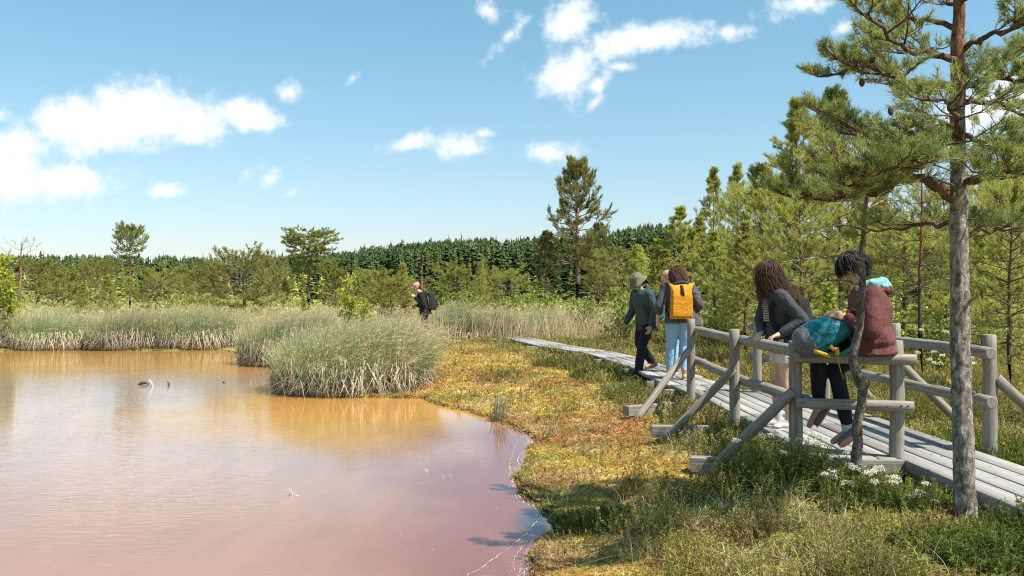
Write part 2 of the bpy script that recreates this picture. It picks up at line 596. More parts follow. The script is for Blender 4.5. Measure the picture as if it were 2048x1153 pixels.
# the iron-rich water: red-brown near, violet along the eastern bank
m1 = N(t, 'ShaderNodeMapRange', i_1=16.0, i_2=21.0, interpolation_type='SMOOTHSTEP')  # far ochre: warm reflection of the reed bank, painted into the base colour
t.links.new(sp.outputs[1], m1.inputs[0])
pl = N(t, 'ShaderNodeVectorMath', operation='DISTANCE')        # ochre patch: the big sedge clump's reflection painted into the water colour
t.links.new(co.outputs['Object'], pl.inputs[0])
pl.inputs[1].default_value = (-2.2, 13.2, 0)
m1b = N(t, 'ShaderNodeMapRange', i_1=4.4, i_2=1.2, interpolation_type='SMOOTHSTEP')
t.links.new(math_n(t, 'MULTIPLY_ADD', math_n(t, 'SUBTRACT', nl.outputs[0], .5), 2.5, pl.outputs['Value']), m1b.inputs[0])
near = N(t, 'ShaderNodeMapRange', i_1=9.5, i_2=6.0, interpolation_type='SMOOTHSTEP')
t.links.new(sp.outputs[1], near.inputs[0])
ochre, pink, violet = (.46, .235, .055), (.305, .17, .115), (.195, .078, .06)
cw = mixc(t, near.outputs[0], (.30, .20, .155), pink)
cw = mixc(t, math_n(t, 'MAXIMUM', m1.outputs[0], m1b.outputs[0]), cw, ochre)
ex = math_n(t, 'MULTIPLY_ADD', sp.outputs[1], .30, math_n(t, 'ADD', wob, -2.1))
m2 = N(t, 'ShaderNodeMapRange', i_1=-1.7, i_2=-.1, interpolation_type='SMOOTHSTEP')
t.links.new(math_n(t, 'ADD', wob, math_n(t, 'MULTIPLY', math_n(t, 'SUBTRACT', sp.outputs[1], 6.0), .02)), m2.inputs[0])
m2y = N(t, 'ShaderNodeMapRange', i_1=13.0, i_2=10.0, interpolation_type='SMOOTHSTEP')
t.links.new(sp.outputs[1], m2y.inputs[0])
cw = mixc(t, math_n(t, 'MULTIPLY', m2.outputs[0], m2y.outputs[0]), cw, violet)
dx = math_n(t, 'MULTIPLY', math_n(t, 'SUBTRACT', sp.outputs[0], .27), 2.9)
dy = math_n(t, 'MULTIPLY', math_n(t, 'SUBTRACT', sp.outputs[1], 6.45), 1.5)
dr = math_n(t, 'SQRT', math_n(t, 'ADD', math_n(t, 'MULTIPLY', dx, dx), math_n(t, 'MULTIPLY', dy, dy)))
dr = math_n(t, 'MULTIPLY_ADD', math_n(t, 'SUBTRACT', nl.outputs[0], .5), .8, dr)
m3 = N(t, 'ShaderNodeMapRange', i_1=1.0, i_2=.3, interpolation_type='SMOOTHSTEP')
t.links.new(dr, m3.inputs[0])
cw = mixc(t, math_n(t, 'MULTIPLY', m3.outputs[0], .92), cw, (.035, .05, .075))  # inlet patch: shade of the big pine's crown, painted dark blue
mps = N(t, 'ShaderNodeMapping')
mps.inputs['Scale'].default_value = (1.1, .35, 1)
mps.inputs['Rotation'].default_value = (0, 0, R(-28))
t.links.new(co.outputs['Object'], mps.inputs['Vector'])
ns = N(t, 'ShaderNodeTexNoise', i_Scale=3.0, i_Detail=6.0, i_Distortion=.7)
t.links.new(mps.outputs[0], ns.inputs['Vector'])
cw = mixc(t, 1.0, cw, mixc(t, ns.outputs[0], (.86, .86, .88), (1.14, 1.14, 1.12)), 'MULTIPLY')
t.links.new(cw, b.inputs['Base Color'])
b.inputs['Roughness'].default_value = .035
b.inputs['IOR'].default_value = 1.33
b.inputs['Specular IOR Level'].default_value = .5
mpr = N(t, 'ShaderNodeMapping')
mpr.inputs['Scale'].default_value = (5.5, 17, 1)
mpr.inputs['Rotation'].default_value = (0, 0, R(-14))
t.links.new(co.outputs['Object'], mpr.inputs['Vector'])
nr1 = N(t, 'ShaderNodeTexNoise', i_Scale=1.0, i_Detail=2.0, i_Roughness=.5, i_Distortion=.4)
t.links.new(mpr.outputs[0], nr1.inputs['Vector'])
amp = N(t, 'ShaderNodeMapRange', i_1=.6, i_2=-2.8, i_3=.12, i_4=1.0, interpolation_type='SMOOTHSTEP')
t.links.new(sp.outputs[0], amp.inputs[0])
nam = N(t, 'ShaderNodeTexNoise', i_Scale=.35, i_Detail=2.0)
t.links.new(co.outputs['Object'], nam.inputs['Vector'])
nm = N(t, 'ShaderNodeMapRange', i_1=.35, i_2=.65, i_3=.25, i_4=1.0)
t.links.new(nam.outputs[0], nm.inputs[0])
bump(t, b, math_n(t, 'MULTIPLY', nr1.outputs[0], math_n(t, 'MULTIPLY', amp.outputs[0], nm.outputs[0])), .5, .0075)
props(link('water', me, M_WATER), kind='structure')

# foam: wandering pale threads along the eastern shore
g = Geo()


def thread(pts, w, jit=.03, n=12):
    P = np.array(pts, float)
    s = np.linspace(0, 1, len(P))
    q = np.linspace(0, 1, len(P) * n)
    x = np.interp(q, s, P[:, 0]) + np.cumsum(rng.normal(0, jit * .25, len(q))) * .4 + rng.normal(0, jit * .18, len(q))
    y = np.interp(q, s, P[:, 1]) + rng.normal(0, jit * .5, len(q))
    ok = shore_d(x, y) < .04
    ww = w * .42 * (.1 + 1.2 * rng.random(len(q)) ** 2)
    V, T = [], []
    dxy = nrm(np.stack([np.gradient(x), np.gradient(y)], -1))
    for i in range(len(q)):
        nx_, ny_ = -dxy[i, 1] * ww[i], dxy[i, 0] * ww[i]
        V += [(x[i] - nx_, y[i] - ny_, .004), (x[i] + nx_, y[i] + ny_, .004)]
    for i in range(len(q) - 1):
        if ok[i] and ok[i + 1]:
            T += [(2 * i, 2 * i + 2, 2 * i + 1), (2 * i + 1, 2 * i + 2, 2 * i + 3)]
    if T:
        g.add(V, T, (.55, .53, .47))


sh = [p for p in SHORE if -.2 < p[0] < .5 and 4.4 < p[1] < 11.6]
for off, w in ((.015, .012), (.035, .008), (.07, .005), (.11, .004)):
    thread([(p[0] - off, p[1]) for p in sh], w, .03, 16)
thread([(.05, 9.9), (.02, 9.2), (-.03, 8.6), (.0, 8.0), (.08, 7.4)], .005)
thread([(.16, 7.0), (.2, 6.6), (.12, 6.2), (.0, 5.8), (-.2, 5.3), (-.36, 5.0), (-.5, 4.7)], .008, .02)
thread([(.22, 6.5), (.1, 6.0), (.03, 5.6), (0, 5.2), (-.1, 4.8)], .004)
thread([(.1, 6.2), (.12, 5.8), (.08, 5.4), (.02, 5.0)], .004)
k = 60
fx_, fy_ = rng.uniform(-1.3, .2, k), rng.uniform(5, 9, k)
for x_, y_ in zip(fx_, fy_):
    if shore_d(np.array([x_]), np.array([y_]))[0] < -.02:
        r_ = .002 + .002 * rng.random()
        a_ = np.arange(6) * math.pi / 3
        V = np.stack([x_ + r_ * np.cos(a_), y_ + r_ * np.sin(a_), np.full(6, .005)], -1)
        g.add(V, [(0, 1, 2), (0, 2, 3), (0, 3, 4), (0, 4, 5)], (.7, .66, .6))
M_FOAM = leaf_mat('foam', .1, .8, .1)
props(link('foam', g.mesh('foam'), M_FOAM), 'white foam threads and specks drifting on the water along the mossy shore', 'foam', kind='stuff')

# ---------------------------------------------------------------- boardwalk
DL = np.array([(11.5, 2.18, 2.95), (12.3, 2.13, 2.93), (13.5, 2.05, 2.84), (15.7, 1.98, 2.70), (18.0, 1.72, 2.45), (19.8, 1.42, 2.15), (22.5, .50, 1.36), (26.3, -.30, .50)])
DZ = .40


def on_deck(x, y, m=.0):
    a = (y > 2.0) & (y < 11.6) & (x > 2.86 - m) & (x < 3.62 + m)
    b_ = (y > 6.72 - m) & (y < 11.6) & (x > 2.26 - m) & (x < 2.9)
    L = np.interp(y, DL[:, 0], DL[:, 1])
    Rr = np.interp(y, DL[:, 0], DL[:, 2])
    c_ = (y > 11.4) & (y < 26.4) & (x > L - m) & (x < Rr + m)
    return a | b_ | c_


def plank(g, p0l, p0r, p1l, p1r, z, th, tint, nseg=1):
    """one plank from the edge p0l-p0r to the edge p1l-p1r, slightly cupped edges cut by bevels"""
    V = []
    for (l, r_) in ((p0l, p0r), (p1l, p1r)):
        l, r_ = np.array(l, float), np.array(r_, float)
        e = (r_ - l) / np.linalg.norm(r_ - l) * .006
        V += [(*l, z - th), (*l, z - .006), (*(l + e), z), (*(r_ - e), z), (*r_, z - .006), (*r_, z - th)]
    T = []
    for i in range(6):
        j = (i + 1) % 6
        T += [(i, i + 6, j + 6), (i, j + 6, j)]
    for i in range(1, 5):
        T += [(0, i, i + 1), (6, 6 + i + 1, 6 + i)]
    g.add(V, T, tint)


def tint():
    v = random.uniform(.78, 1.08)
    return (v * random.uniform(.97, 1.04), v, v * random.uniform(.94, 1.02))


def joints(y0, y1, step):
    y, out = y0, [y0]
    while y < y1 - step * .6:
        y += step * random.uniform(.85, 1.1)
        if y < y1 - .4:
            out.append(y)
    out.append(y1)
    return out


bw = empty('boardwalk', (3.2, 9, DZ), 'weathered grey plank boardwalk with a wider viewing bay, curving away past the reeds', 'boardwalk')
g = Geo()
nwk = 4
pw = (3.62 - 2.87) / nwk
for i in range(nwk):                                # the walkway running through
    x0 = 2.87 + i * pw + .010
    x1 = 2.87 + (i + 1) * pw - .010
    js = [1.5, 4.4 + .1 * i, 8.6 - .12 * i, 11.62]
    for a, b_ in zip(js[:-1], js[1:]):
        s = random.uniform(-.003, .003)
        plank(g, (x0 + s, a + .004), (x1 + s, a + .004), (x0 - s, b_ - .004), (x1 - s, b_ - .004), DZ + random.uniform(-.004, .004), .10 if i in (0, nwk - 1) else .05, tint())
nb = 4
pw = (2.86 - 2.27) / nb
for i in range(nb):                                 # the viewing bay beside it
    x0 = 2.27 + i * pw + .009
    x1 = 2.27 + (i + 1) * pw - .009
    js = [6.74 + .01 * (i % 2), 9.1 + .2 * (i % 2), 11.55]
    for a, b_ in zip(js[:-1], js[1:]):
        plank(g, (x0, a), (x1, a), (x0, b_ - .004), (x1, b_ - .004), DZ + random.uniform(-.004, .004) - .002, .05, tint())
for i in range(len(DL) - 1):                        # the curving far walkway
    y0, l0, r0 = DL[i]
    y1, l1, r1 = DL[i + 1]
    y0 = y0 + (.11 if i == 0 else 0)
    z = DZ + (-.01 if i % 2 else .0)
    for k in range(4):
        f0, f1 = k / 4, (k + 1) / 4
        plank(g, (l0 + (r0 - l0) * f0 + .009, y0 + .01), (l0 + (r0 - l0) * f1 - .009, y0 + .01),
              (l1 + (r1 - l1) * f0 + .009, y1 - .01), (l1 + (r1 - l1) * f1 - .009, y1 - .01), z + random.uniform(-.003, .003), .05, tint())
link('decking', g.mesh('decking'), M_DECK, bw).matrix_parent_inverse = Matrix.Translation(-bw.location)


def child(name, me, mat, par, smooth=False):
    """a mesh given in world coordinates, parented to a thing whose origin is elsewhere"""
    o = link(name, me, mat, par)
    o.matrix_parent_inverse = par.matrix_basis.inverted()
    return o


def box_bm(bm, c, s, rot=None, bev=0.0):
    r_ = bmesh.ops.create_cube(bm, size=1)
    vs = r_['verts']
    bmesh.ops.scale(bm, vec=Vector(s), verts=vs)
    if bev:
        es = list({e for v in vs for e in v.link_edges})
        bb = bmesh.ops.bevel(bm, geom=es, offset=bev, segments=2, affect='EDGES', profile=.7)
        vs = list({v for f in bb['faces'] for v in f.verts} | {v for v in vs if v.is_valid})
    m_ = Matrix.Translation(Vector(c))
    if rot is not None:
        m_ = m_ @ rot.to_4x4()
    bmesh.ops.transform(bm, matrix=m_, verts=vs)
    return vs


def bm_mesh(bm, name, smooth=False):
    me = bpy.data.meshes.new(name)
    bm.to_mesh(me)
    bm.free()
    if smooth:
        for p in me.polygons:
            p.use_smooth = True
    return me


def beam(name, p0, p1, w, h, mat, par):
    p0, p1 = Vector(p0), Vector(p1)
    L = (p1 - p0).length
    bm = bmesh.new()
    box_bm(bm, (0, 0, L / 2), (w, h, L), bev=.006)
    o = link(name, bm_mesh(bm, name), mat, par)
    o.matrix_basis = Matrix.Translation(p0) @ (p1 - p0).to_track_quat('Z', 'X').to_matrix().to_4x4()
    o.matrix_parent_inverse = par.matrix_basis.inverted()
    return o


# side stringers and cross sleepers
beam('stringer', (2.93, 1.5, DZ - .145), (2.93, 6.7, DZ - .145), .06, .08, M_LOG, bw)
beam('stringer', (3.56, 1.5, DZ - .095), (3.56, 11.6, DZ - .095), .06, .08, M_LOG, bw)
beam('stringer', (2.32, 6.8, DZ - .095), (2.32, 11.5, DZ - .095), .06, .08, M_LOG, bw)
beam('fascia', (2.26, 6.70, DZ - .056), (2.88, 6.70, DZ - .056), .10, .045, M_LOG, bw)
for y in (2.4, 4.0, 5.6, 7.3, 9.0, 10.7):
    beam('sleeper', (2.9 if y < 6.7 else 2.34, y, DZ - .19), (3.68, y, DZ - .19), .14, .11, M_LOG, bw)
for i in range(1, len(DL)):
    y0, l0, r0 = DL[i]
    d = .25 if i < len(DL) - 1 else .5
    beam('sleeper', (l0 - .1, y0 - d, DZ - .12), (r0 + .1, y0 - d + .12, DZ - .12), .16, .13, M_LOG, bw)
beam('sleeper', (.62, 22.2, DZ - .16), (1.5, 22.0, DZ - .16), .3, .2, M_LOG, bw)

# ---------------------------------------------------------------- log railings


def log_mesh(name, L, r0, r1=None, k=14, knots=True, seed=0):
    r1 = r1 or r0
    rg = np.random.default_rng(seed)
    n = max(4, int(L / .09))
    zs = np.linspace(.0, L, n)
    a = np.arange(k) * 2 * math.pi / k
    wob = np.cumsum(rg.normal(0, .0015, (n, 2)), 0)
    rad = (r0 + (r1 - r0) * zs / L)[:, None] * (1 + rg.normal(0, .018, (n, k)) + .02 * np.sin(2 * a + rg.random() * 6)[None])
    V = np.stack([rad * np.cos(a) + wob[:, :1], rad * np.sin(a) + wob[:, 1:], np.repeat(zs[:, None], k, 1)], -1)
    # bevelled end rings
    def ring(i, f, dz):
        q = V[i].copy()
        c = q.mean(0)
        q = c + (q - c) * f
        q[:, 2] += dz
        return q
    rings = [ring(0, .86, -.006)] + [V[i] for i in range(n)] + [ring(n - 1, .86, .006)]
    A = np.concatenate(rings)
    m = len(rings)
    fs = []
    for i in range(m - 1):
        for j in range(k):
            fs.append((i * k + j, i * k + (j + 1) % k, (i + 1) * k + (j + 1) % k, (i + 1) * k + j))
    fs.append(tuple(range(k))[::-1])
    fs.append(tuple((m - 1) * k + j for j in range(k)))
    me = bpy.data.meshes.new(name)
    me.from_pydata(A.tolist(), [], fs)
    for p in me.polygons[:-2]:
        p.use_smooth = True
    return me


_ls = [0]


def log(name, p0, p1, r0, par, r1=None, mat=None):
    p0, p1 = Vector(p0), Vector(p1)
    _ls[0] += 1
    o = link(name, log_mesh(name, (p1 - p0).length, r0, r1, seed=_ls[0]), mat or M_LOG, par)
    q = (p1 - p0).to_track_quat('Z', 'X')
    o.matrix_basis = Matrix.Translation(p0) @ q.to_matrix().to_4x4()
    o.matrix_parent_inverse = par.matrix_basis.inverted()
    return o


M_NAIL = plain_mat('rusty_nail', (.05, .04, .035), .6)
lr = empty('log_railing', (2.2, 9, DZ), 'grey log railing with three braces on the pond side of the bay', 'railing')
P1, P2, P3, P4 = (2.2, 11.2), (2.2, 8.98), (2.2, 7.07), (2.875, 6.83)
for (x, y), zt in zip((P1, P2, P3, P4), (1.31, 1.265, 1.245, 1.26)):
    log('post', (x, y, -.15), (x, y, zt), .054, lr, .05)
ro = .04
log('rail', (2.285, 11.55, 1.175), (2.285, 8.9, 1.165), ro + .012, lr, ro + .008)
log('rail', (2.28, 8.98 - .02, 1.162), (2.28, 7.0, 1.155), ro + .01, lr, ro + .01)
log('rail', (2.285, 11.5, .80), (2.285, 8.9, .775), ro + .008, lr, ro + .006)
log('rail', (2.28, 8.97, .77), (2.28, 7.0, .80), ro + .006, lr, ro + .006)
fy0, fy1 = 6.975, 6.735
for zc, e0, e1 in ((1.13, 2.165, 2.985), (.783, 2.18, 2.965)):
    o = log('rail', (e0, fy0, zc), (e1, fy1, zc), .04, lr, .042)
    for f_ in (.05, .58, .78, .9, .955):
        bm = bmesh.new()
        bmesh.ops.create_icosphere(bm, subdivisions=1, radius=.007, matrix=Matrix.Translation(Vector((e0, fy0, zc)).lerp(Vector((e1, fy1, zc)), f_) + Vector((-.012, -.038, .006 * (-1) ** int(f_ * 40)))))
        nl_ = link('nail', bm_mesh(bm, 'nail'), M_NAIL, o)
        nl_.matrix_parent_inverse = (lr.matrix_basis @ o.matrix_parent_inverse @ o.matrix_basis).inverted()
for (x, y), (bx, by), zt in ((P1, (1.40, 10.72), .93), (P2, (1.46, 9.12), .88), (P3, (1.50, 7.36), .85)):
    sx = 1 if (x, y) == P1 else 1
    log('brace', (bx + .06, by - .05 if by < 11 else by, .16), (x - .03, y - .05, zt), .045, lr, .04)
    beam('footing', (bx - .06, by, .245), (x + .2, y + .05, .255), .115, .125, M_LOG, lr)

rl = empty('log_railing', (3.75, 9, DZ), 'grey log railing along the landward side of the bay, ending beside the big pine trunk', 'railing')
Q1, Q2, Q3, Q4 = (3.755, 7.15), (3.755, 8.93), (3.755, 10.9), (3.05, 11.35)
for (x, y), zt in zip((Q1, Q2, Q3, Q4), (1.29, 1.325, 1.29, 1.335)):
    log('post', (x, y, -.15), (x, y, zt), .055, rl, .052)
for zc in (1.16, .785):
    log('rail', (3.66, 6.95, zc), (3.66, 11.1, zc + .01), .047, rl, .043)
    log('rail', (3.80, 10.99, zc + .03), (2.97, 11.46, zc + .05), .04, rl, .04)
for (x, y), (bx, by) in ((Q1, (4.55, 6.95)), (Q2, (4.5, 8.75)), (Q3, (4.5, 11.0))):
    log('brace', (bx, by, .17), (x + .04, y - .01, .95), .045, rl, .042)
    beam('footing', (x - .2, y - .08, .2), (bx + .1, by - .08, .18), .12, .12, M_LOG, rl)
# ---------------------------------------------------------------- people
from mathutils import noise as mnoise


def sculpt(name, prims, mat, parent=None, voxel=.01, smooth=3, wr=0.0, wf=9.0):
    """closed tapered tubes, rings and ellipsoids fused into one continuous skin"""
    bm = bmesh.new()
    for p in prims:
        if p[0] == 'e':
            _, c, r_, rot = p
            ret = bmesh.ops.create_icosphere(bm, subdivisions=3, radius=1)
            m_ = Matrix.Translation(Vector(c)) @ (rot.to_4x4() if rot is not None else Matrix.Identity(4)) @ Matrix.Diagonal((*r_, 1))
            bmesh.ops.transform(bm, matrix=m_, verts=ret['verts'])
        elif p[0] == 't':
            P, rr_ = [Vector(q) for q in p[1]], p[2]
            for q, r0 in zip(P, rr_):
                ret = bmesh.ops.create_icosphere(bm, subdivisions=2, radius=r0)
                bmesh.ops.translate(bm, vec=q, verts=ret['verts'])
            for a, b_, ra, rb in zip(P[:-1], P[1:], rr_[:-1], rr_[1:]):
                d = b_ - a
                if d.length < 1e-5:
                    continue
                ret = bmesh.ops.create_cone(bm, cap_ends=True, segments=14, radius1=ra, radius2=rb, depth=d.length)
                bmesh.ops.transform(bm, matrix=Matrix.Translation((a + b_) / 2) @ d.to_track_quat('Z', 'X').to_matrix().to_4x4(), verts=ret['verts'])
        elif p[0] == 'r':                           # rings: (centre, lateral, rx, ry)
            k = 20
            rows = []
            R_ = p[1]
            for i, (c, lat, rx, ry) in enumerate(R_):
                c, lat = Vector(c), Vector(lat).normalized()
                a, b_ = Vector(R_[max(i - 1, 0)][0]), Vector(R_[min(i + 1, len(R_) - 1)][0])
                tt = (b_ - a).normalized()
                lat = (lat - tt * lat.dot(tt)).normalized()
                fw = tt.cross(lat)
                rows.append([bm.verts.new(c + lat * rx * math.cos(2 * math.pi * j / k) + fw * ry * math.sin(2 * math.pi * j / k)) for j in range(k)])
            for i in range(len(rows) - 1):
                for j in range(k):
                    bm.faces.new((rows[i][j], rows[i][(j + 1) % k], rows[i + 1][(j + 1) % k], rows[i + 1][j]))
            bm.faces.new(rows[0][::-1])
            bm.faces.new(rows[-1])
        elif p[0] == 'm':                           # a ready closed polygon list
            vs = [bm.verts.new(v) for v in p[1]]
            for f_ in p[2]:
                bm.faces.new([vs[i] for i in f_])
    bmesh.ops.recalc_face_normals(bm, faces=bm.faces)
    me = bm_mesh(bm, 'tmp')
    o = bpy.data.objects.new('tmp', me)
    COL.objects.link(o)
    md = o.modifiers.new('r', 'REMESH')
    md.mode = 'VOXEL'
    md.voxel_size = voxel
    if smooth:
        ms = o.modifiers.new('s', 'SMOOTH')
        ms.iterations = smooth
        ms.factor = .5
    ev = o.evaluated_get(bpy.context.evaluated_depsgraph_get())
    out = bpy.data.meshes.new_from_object(ev)
    out.name = name
    bpy.data.objects.remove(o)
    bpy.data.meshes.remove(me)
    if wr:
        n = len(out.vertices)
        nn = [v.normal.copy() for v in out.vertices]
        for v, nv in zip(out.vertices, nn):
            c = v.co
            f_ = mnoise.noise(Vector((c.x * wf, c.y * wf, c.z * wf * .55 + c.x * 3))) + .5 * mnoise.noise(Vector((c.x * wf * 2.3 + 7, c.y * wf * 2.3, c.z * wf * 1.1)))
            v.co = c + nv * f_ * wr
    for p_ in out.polygons:
        p_.use_smooth = True
    return link(name, out, mat, parent)


def hand(w, d, back, side, curl=.6, s=1.0):
    """palm, four bent fingers of unequal length and a thumb leaving the side of the palm"""
    w, d, back, side = Vector(w), Vector(d).normalized(), Vector(back).normalized(), Vector(side).normalized()
    back = (back - d * back.dot(d)).normalized()
    side = (side - d * side.dot(d) - back * side.dot(back)).normalized()
    out = [('t', [w, w + d * .03 * s], [.024 * s, .026 * s])]
    rot = Matrix((side, d, back)).transposed()
    out.append(('e', w + d * .055 * s, (.04 * s, .05 * s, .016 * s), rot))
    for i, (off, ln) in enumerate(((.03, .070), (.011, .080), (-.009, .074), (-.027, .058))):
        p = w + d * .092 * s + side * off * s
        pts, a = [p - d * .02 * s, p], curl * .4
        for f_ in (.45, .32, .25):
            dd = d * math.cos(a) - back * math.sin(a) + side * off * .8
            pts.append(pts[-1] + dd * ln * f_ * s)
            a += curl * .7
        out.append(('t', pts, [.0095 * s, .0098 * s, .009 * s, .008 * s, .0068 * s]))
    p = w + d * .028 * s + side * .03 * s
    td = (d * .7 + side * .55 - back * .35).normalized()
    q = p + td * .036 * s
    out.append(('t', [p - side * .012 * s, p, q, q + (td + d * .5).normalized() * .028 * s], [.015 * s, .013 * s, .0105 * s, .008 * s]))
    return out


def head_prims(c, fw, s=1.0):
    """skull, jaw, nose, brow, lips and ears about the centre c, face along fw"""
    c, fw = Vector(c), Vector(fw).normalized()
    lat = fw.cross(Vector((0, 0, 1))).normalized()
    up = lat.cross(fw).normalized()
    rot = Matrix((lat, fw, up)).transposed()

    def at(x, y, z):
        return c + (lat * x + fw * y + up * z) * s
    pr = [('e', at(0, -.012, .025), (.073 * s, .09 * s, .085 * s), rot), ('e', at(0, .022, -.03), (.056 * s, .066 * s, .078 * s), rot), ('e', at(0, .055, -.085), (.03 * s, .026 * s, .024 * s), rot),
          ('t', [at(0, .082, .012), at(0, .104, -.024), at(0, .09, -.03)], [.010 * s, .0125 * s, .011 * s]), ('t', [at(-.035, .078, .026), at(.035, .078, .026)], [.011 * s, .011 * s]),
          ('e', at(0, .081, -.056), (.022 * s, .011 * s, .008 * s), rot), ('e', at(0, .079, -.066), (.019 * s, .011 * s, .007 * s), rot)]
    for sx in (-1, 1):
        pr.append(('e', at(.074 * sx, -.012, -.012), (.008 * s, .018 * s, .03 * s), rot))
        pr.append(('e', at(.036 * sx, .05, -.022), (.022 * s, .025 * s, .022 * s), rot))
    return pr, at, rot


def foot(par, ank, toe_d, up_d, mat, sole, s=1.0, name='shoe', hi=.05):
    ank, d, u = Vector(ank), Vector(toe_d).normalized(), Vector(up_d).normalized()
    u = (u - d * u.dot(d)).normalized()
    lat = d.cross(u)
    rot = Matrix((lat, d, u)).transposed()
    b = ank - u * .055 * s
    o = sculpt(name, [('e', b - d * .035 * s, (.04 * s, .045 * s, .042 * s), rot), ('e', b + d * .06 * s, (.045 * s, .085 * s, .034 * s), rot), ('e', b + d * .12 * s - u * .006 * s, (.044 * s, .055 * s, .026 * s), rot),
                      ('t', [ank - u * .05 * s, ank + u * hi * s - d * .01], [.043 * s, .044 * s])], mat, par, .009, 2)
    so_ = sculpt('sole', [('e', b - d * .03 * s - u * .032 * s, (.042 * s, .055 * s, .016 * s), rot), ('e', b + d * .10 * s - u * .032 * s, (.049 * s, .085 * s, .015 * s), rot), ('e', b + d * .03 * s - u * .032 * s, (.04 * s, .08 * s, .014 * s), rot)], sole, o, .008, 1)
    return o


def rings_between(c0, c1, c2, lat0, lat1, inf=0.0, hem=None, w=1.0):
    """torso rings from the pelvis centre over the chest to the base of the neck"""
    c0, c1, c2 = Vector(c0), Vector(c1), Vector(c2)
    ax0 = (c1 - c0)
    rows = []
    tab = [(-.24, .150, .105), (-.10, .168, .122), (.10, .160, .115), (.40, .137, .098), (.70, .148, .106), (1.0, .165, .112)]
    if hem is not None:
        tab = [(hem, .172, .128)] + [q for q in tab if q[0] > hem + .1]
    for t, rx, ry in tab:
        c = c0 + ax0 * t
        lat = Vector(lat0).lerp(Vector(lat1), min(max(t, 0), 1))
        rows.append((c, lat, rx * w + inf, ry * w + inf))
    ax1 = c2 - c1
    for t, rx, ry in ((.45, .17, .102), (.72, .155, .084), (.92, .10, .066), (1.05, .062, .055)):
        rows.append((c1 + ax1 * t, lat1, rx * w + inf * (1.0 if t < .8 else .5), ry * w + inf * (1.0 if t < .8 else .6)))
    return rows


def strands(par, name, starts, mat, seed=0, r0=.006, n=1, jit=.012):
    """locks of hair: thin tapered tubes along guide curves"""
    rg = np.random.default_rng(seed)
    g = Geo()
    for pts in starts:
        P = np.array([list(p) for p in pts], float)
        for _ in range(n):
            off = rg.normal(0, jit, 3)
            Q = P + off * np.linspace(.4, 1.3, len(P))[:, None] + rg.normal(0, jit * .07, P.shape)
            q = np.linspace(0, len(Q) - 1, len(Q) * 3)
            # smooth by Catmull-like averaging
            Qs = np.stack([np.interp(q, range(len(Q)), Q[:, i]) for i in range(3)], -1)
            Qs[1:-1] = (Qs[:-2] + 2 * Qs[1:-1] + Qs[2:]) / 4
            V, T = tube(Qs, np.linspace(r0, r0 * .25, len(Qs)), 5)
            g.add(V, T, (1, 1, 1))
    return link(name, g.mesh(name, True), mat, par)


def person(root, yaw, s, J, skin, label, group=None):
    """the whole body as one skin; J holds the joints in the person's own frame (+y forwards, -x their left)"""
    pr = []
    latp, latc = J.get('latp', (1, 0, 0)), J.get('latc', (1, 0, 0))
    pr.append(('r', rings_between(J['pelvis'], J['chest'], J['neck'], latp, latc, -.012, w=J.get('w', 1.0))))
    hp_, at, rot = head_prims(J['head'], J['face'], J.get('hs', 1.0))
    pr += hp_
    pr.append(('t', [Vector(J['neck']) - Vector((0, 0, .03)), Vector(J['head']) + Vector((0, 0, -.05))], [.056, .05]))
    for sd in 'LR':
        sh, el, wr_ = (Vector(J[k + sd]) for k in ('sh', 'el', 'wr'))
        pr.append(('t', [sh, sh.lerp(el, .5), el, el.lerp(wr_, .35), wr_], [.052, .045, .038, .038, .026]))
        h = J.get('hand' + sd)
        d, bk, sdv, cu = h if h else ((wr_ - el).normalized(), (-1 if sd == 'L' else 1, 0, .2), (0, 1, .2), .7)
        pr += hand(wr_, d, bk, sdv, cu)
        hi, kn, an = (Vector(J[k + sd]) for k in ('hi', 'kn', 'an'))
        pr.append(('t', [hi, hi.lerp(kn, .5), kn, kn.lerp(an, .35), an], [.085, .072, .052, .054, .036]))
        td = Vector(J.get('toe' + sd, (0, 1, -.1))).normalized()
        pr.append(('t', [an - Vector((0, 0, .02)), an + td * .13 - Vector((0, 0, .045))], [.035, .025]))
    o = sculpt('person', pr, skin, None, .0075, 2)
    o.location = root
    o.rotation_euler = (0, 0, yaw)
    o.scale = (s,) * 3
    props(o, label, 'person', group)
    for sx in (-1, 1):
        e = sculpt('eye', [('e', at(.03 * sx, .079, .008), (.012, .008, .007), rot)], M_EYE, o, .003, 1)
    return o, at, rot


def limb_cloth(J, key, sds, r, ext=(0, 0)):
    out = []
    for sd in sds:
        a, b_, c = (Vector(J[k + sd]) for k in key)
        c2 = b_.lerp(c, 1 + ext[1])
        out.append(('t', [a, a.lerp(b_, .5), b_, b_.lerp(c2, .5), c2], r))
    return out


M_EYE = plain_mat('eye', (.02, .015, .012), .3, .5)
M_SKIN = plain_mat('skin_fair', (.62, .38, .27), .55, .35)
M_SKIN2 = plain_mat('skin_tan', (.50, .29, .19), .55, .35)
M_BLACK = cloth_mat('black_fabric', (.012, .012, .014), (.02, .02, .023), 80, .8, .35)
M_DARKPACK = cloth_mat('dark_pack_fabric', (.02, .022, .028), (.04, .042, .05), 60, .7, .4)
GPL = 'hikers on the boardwalk'


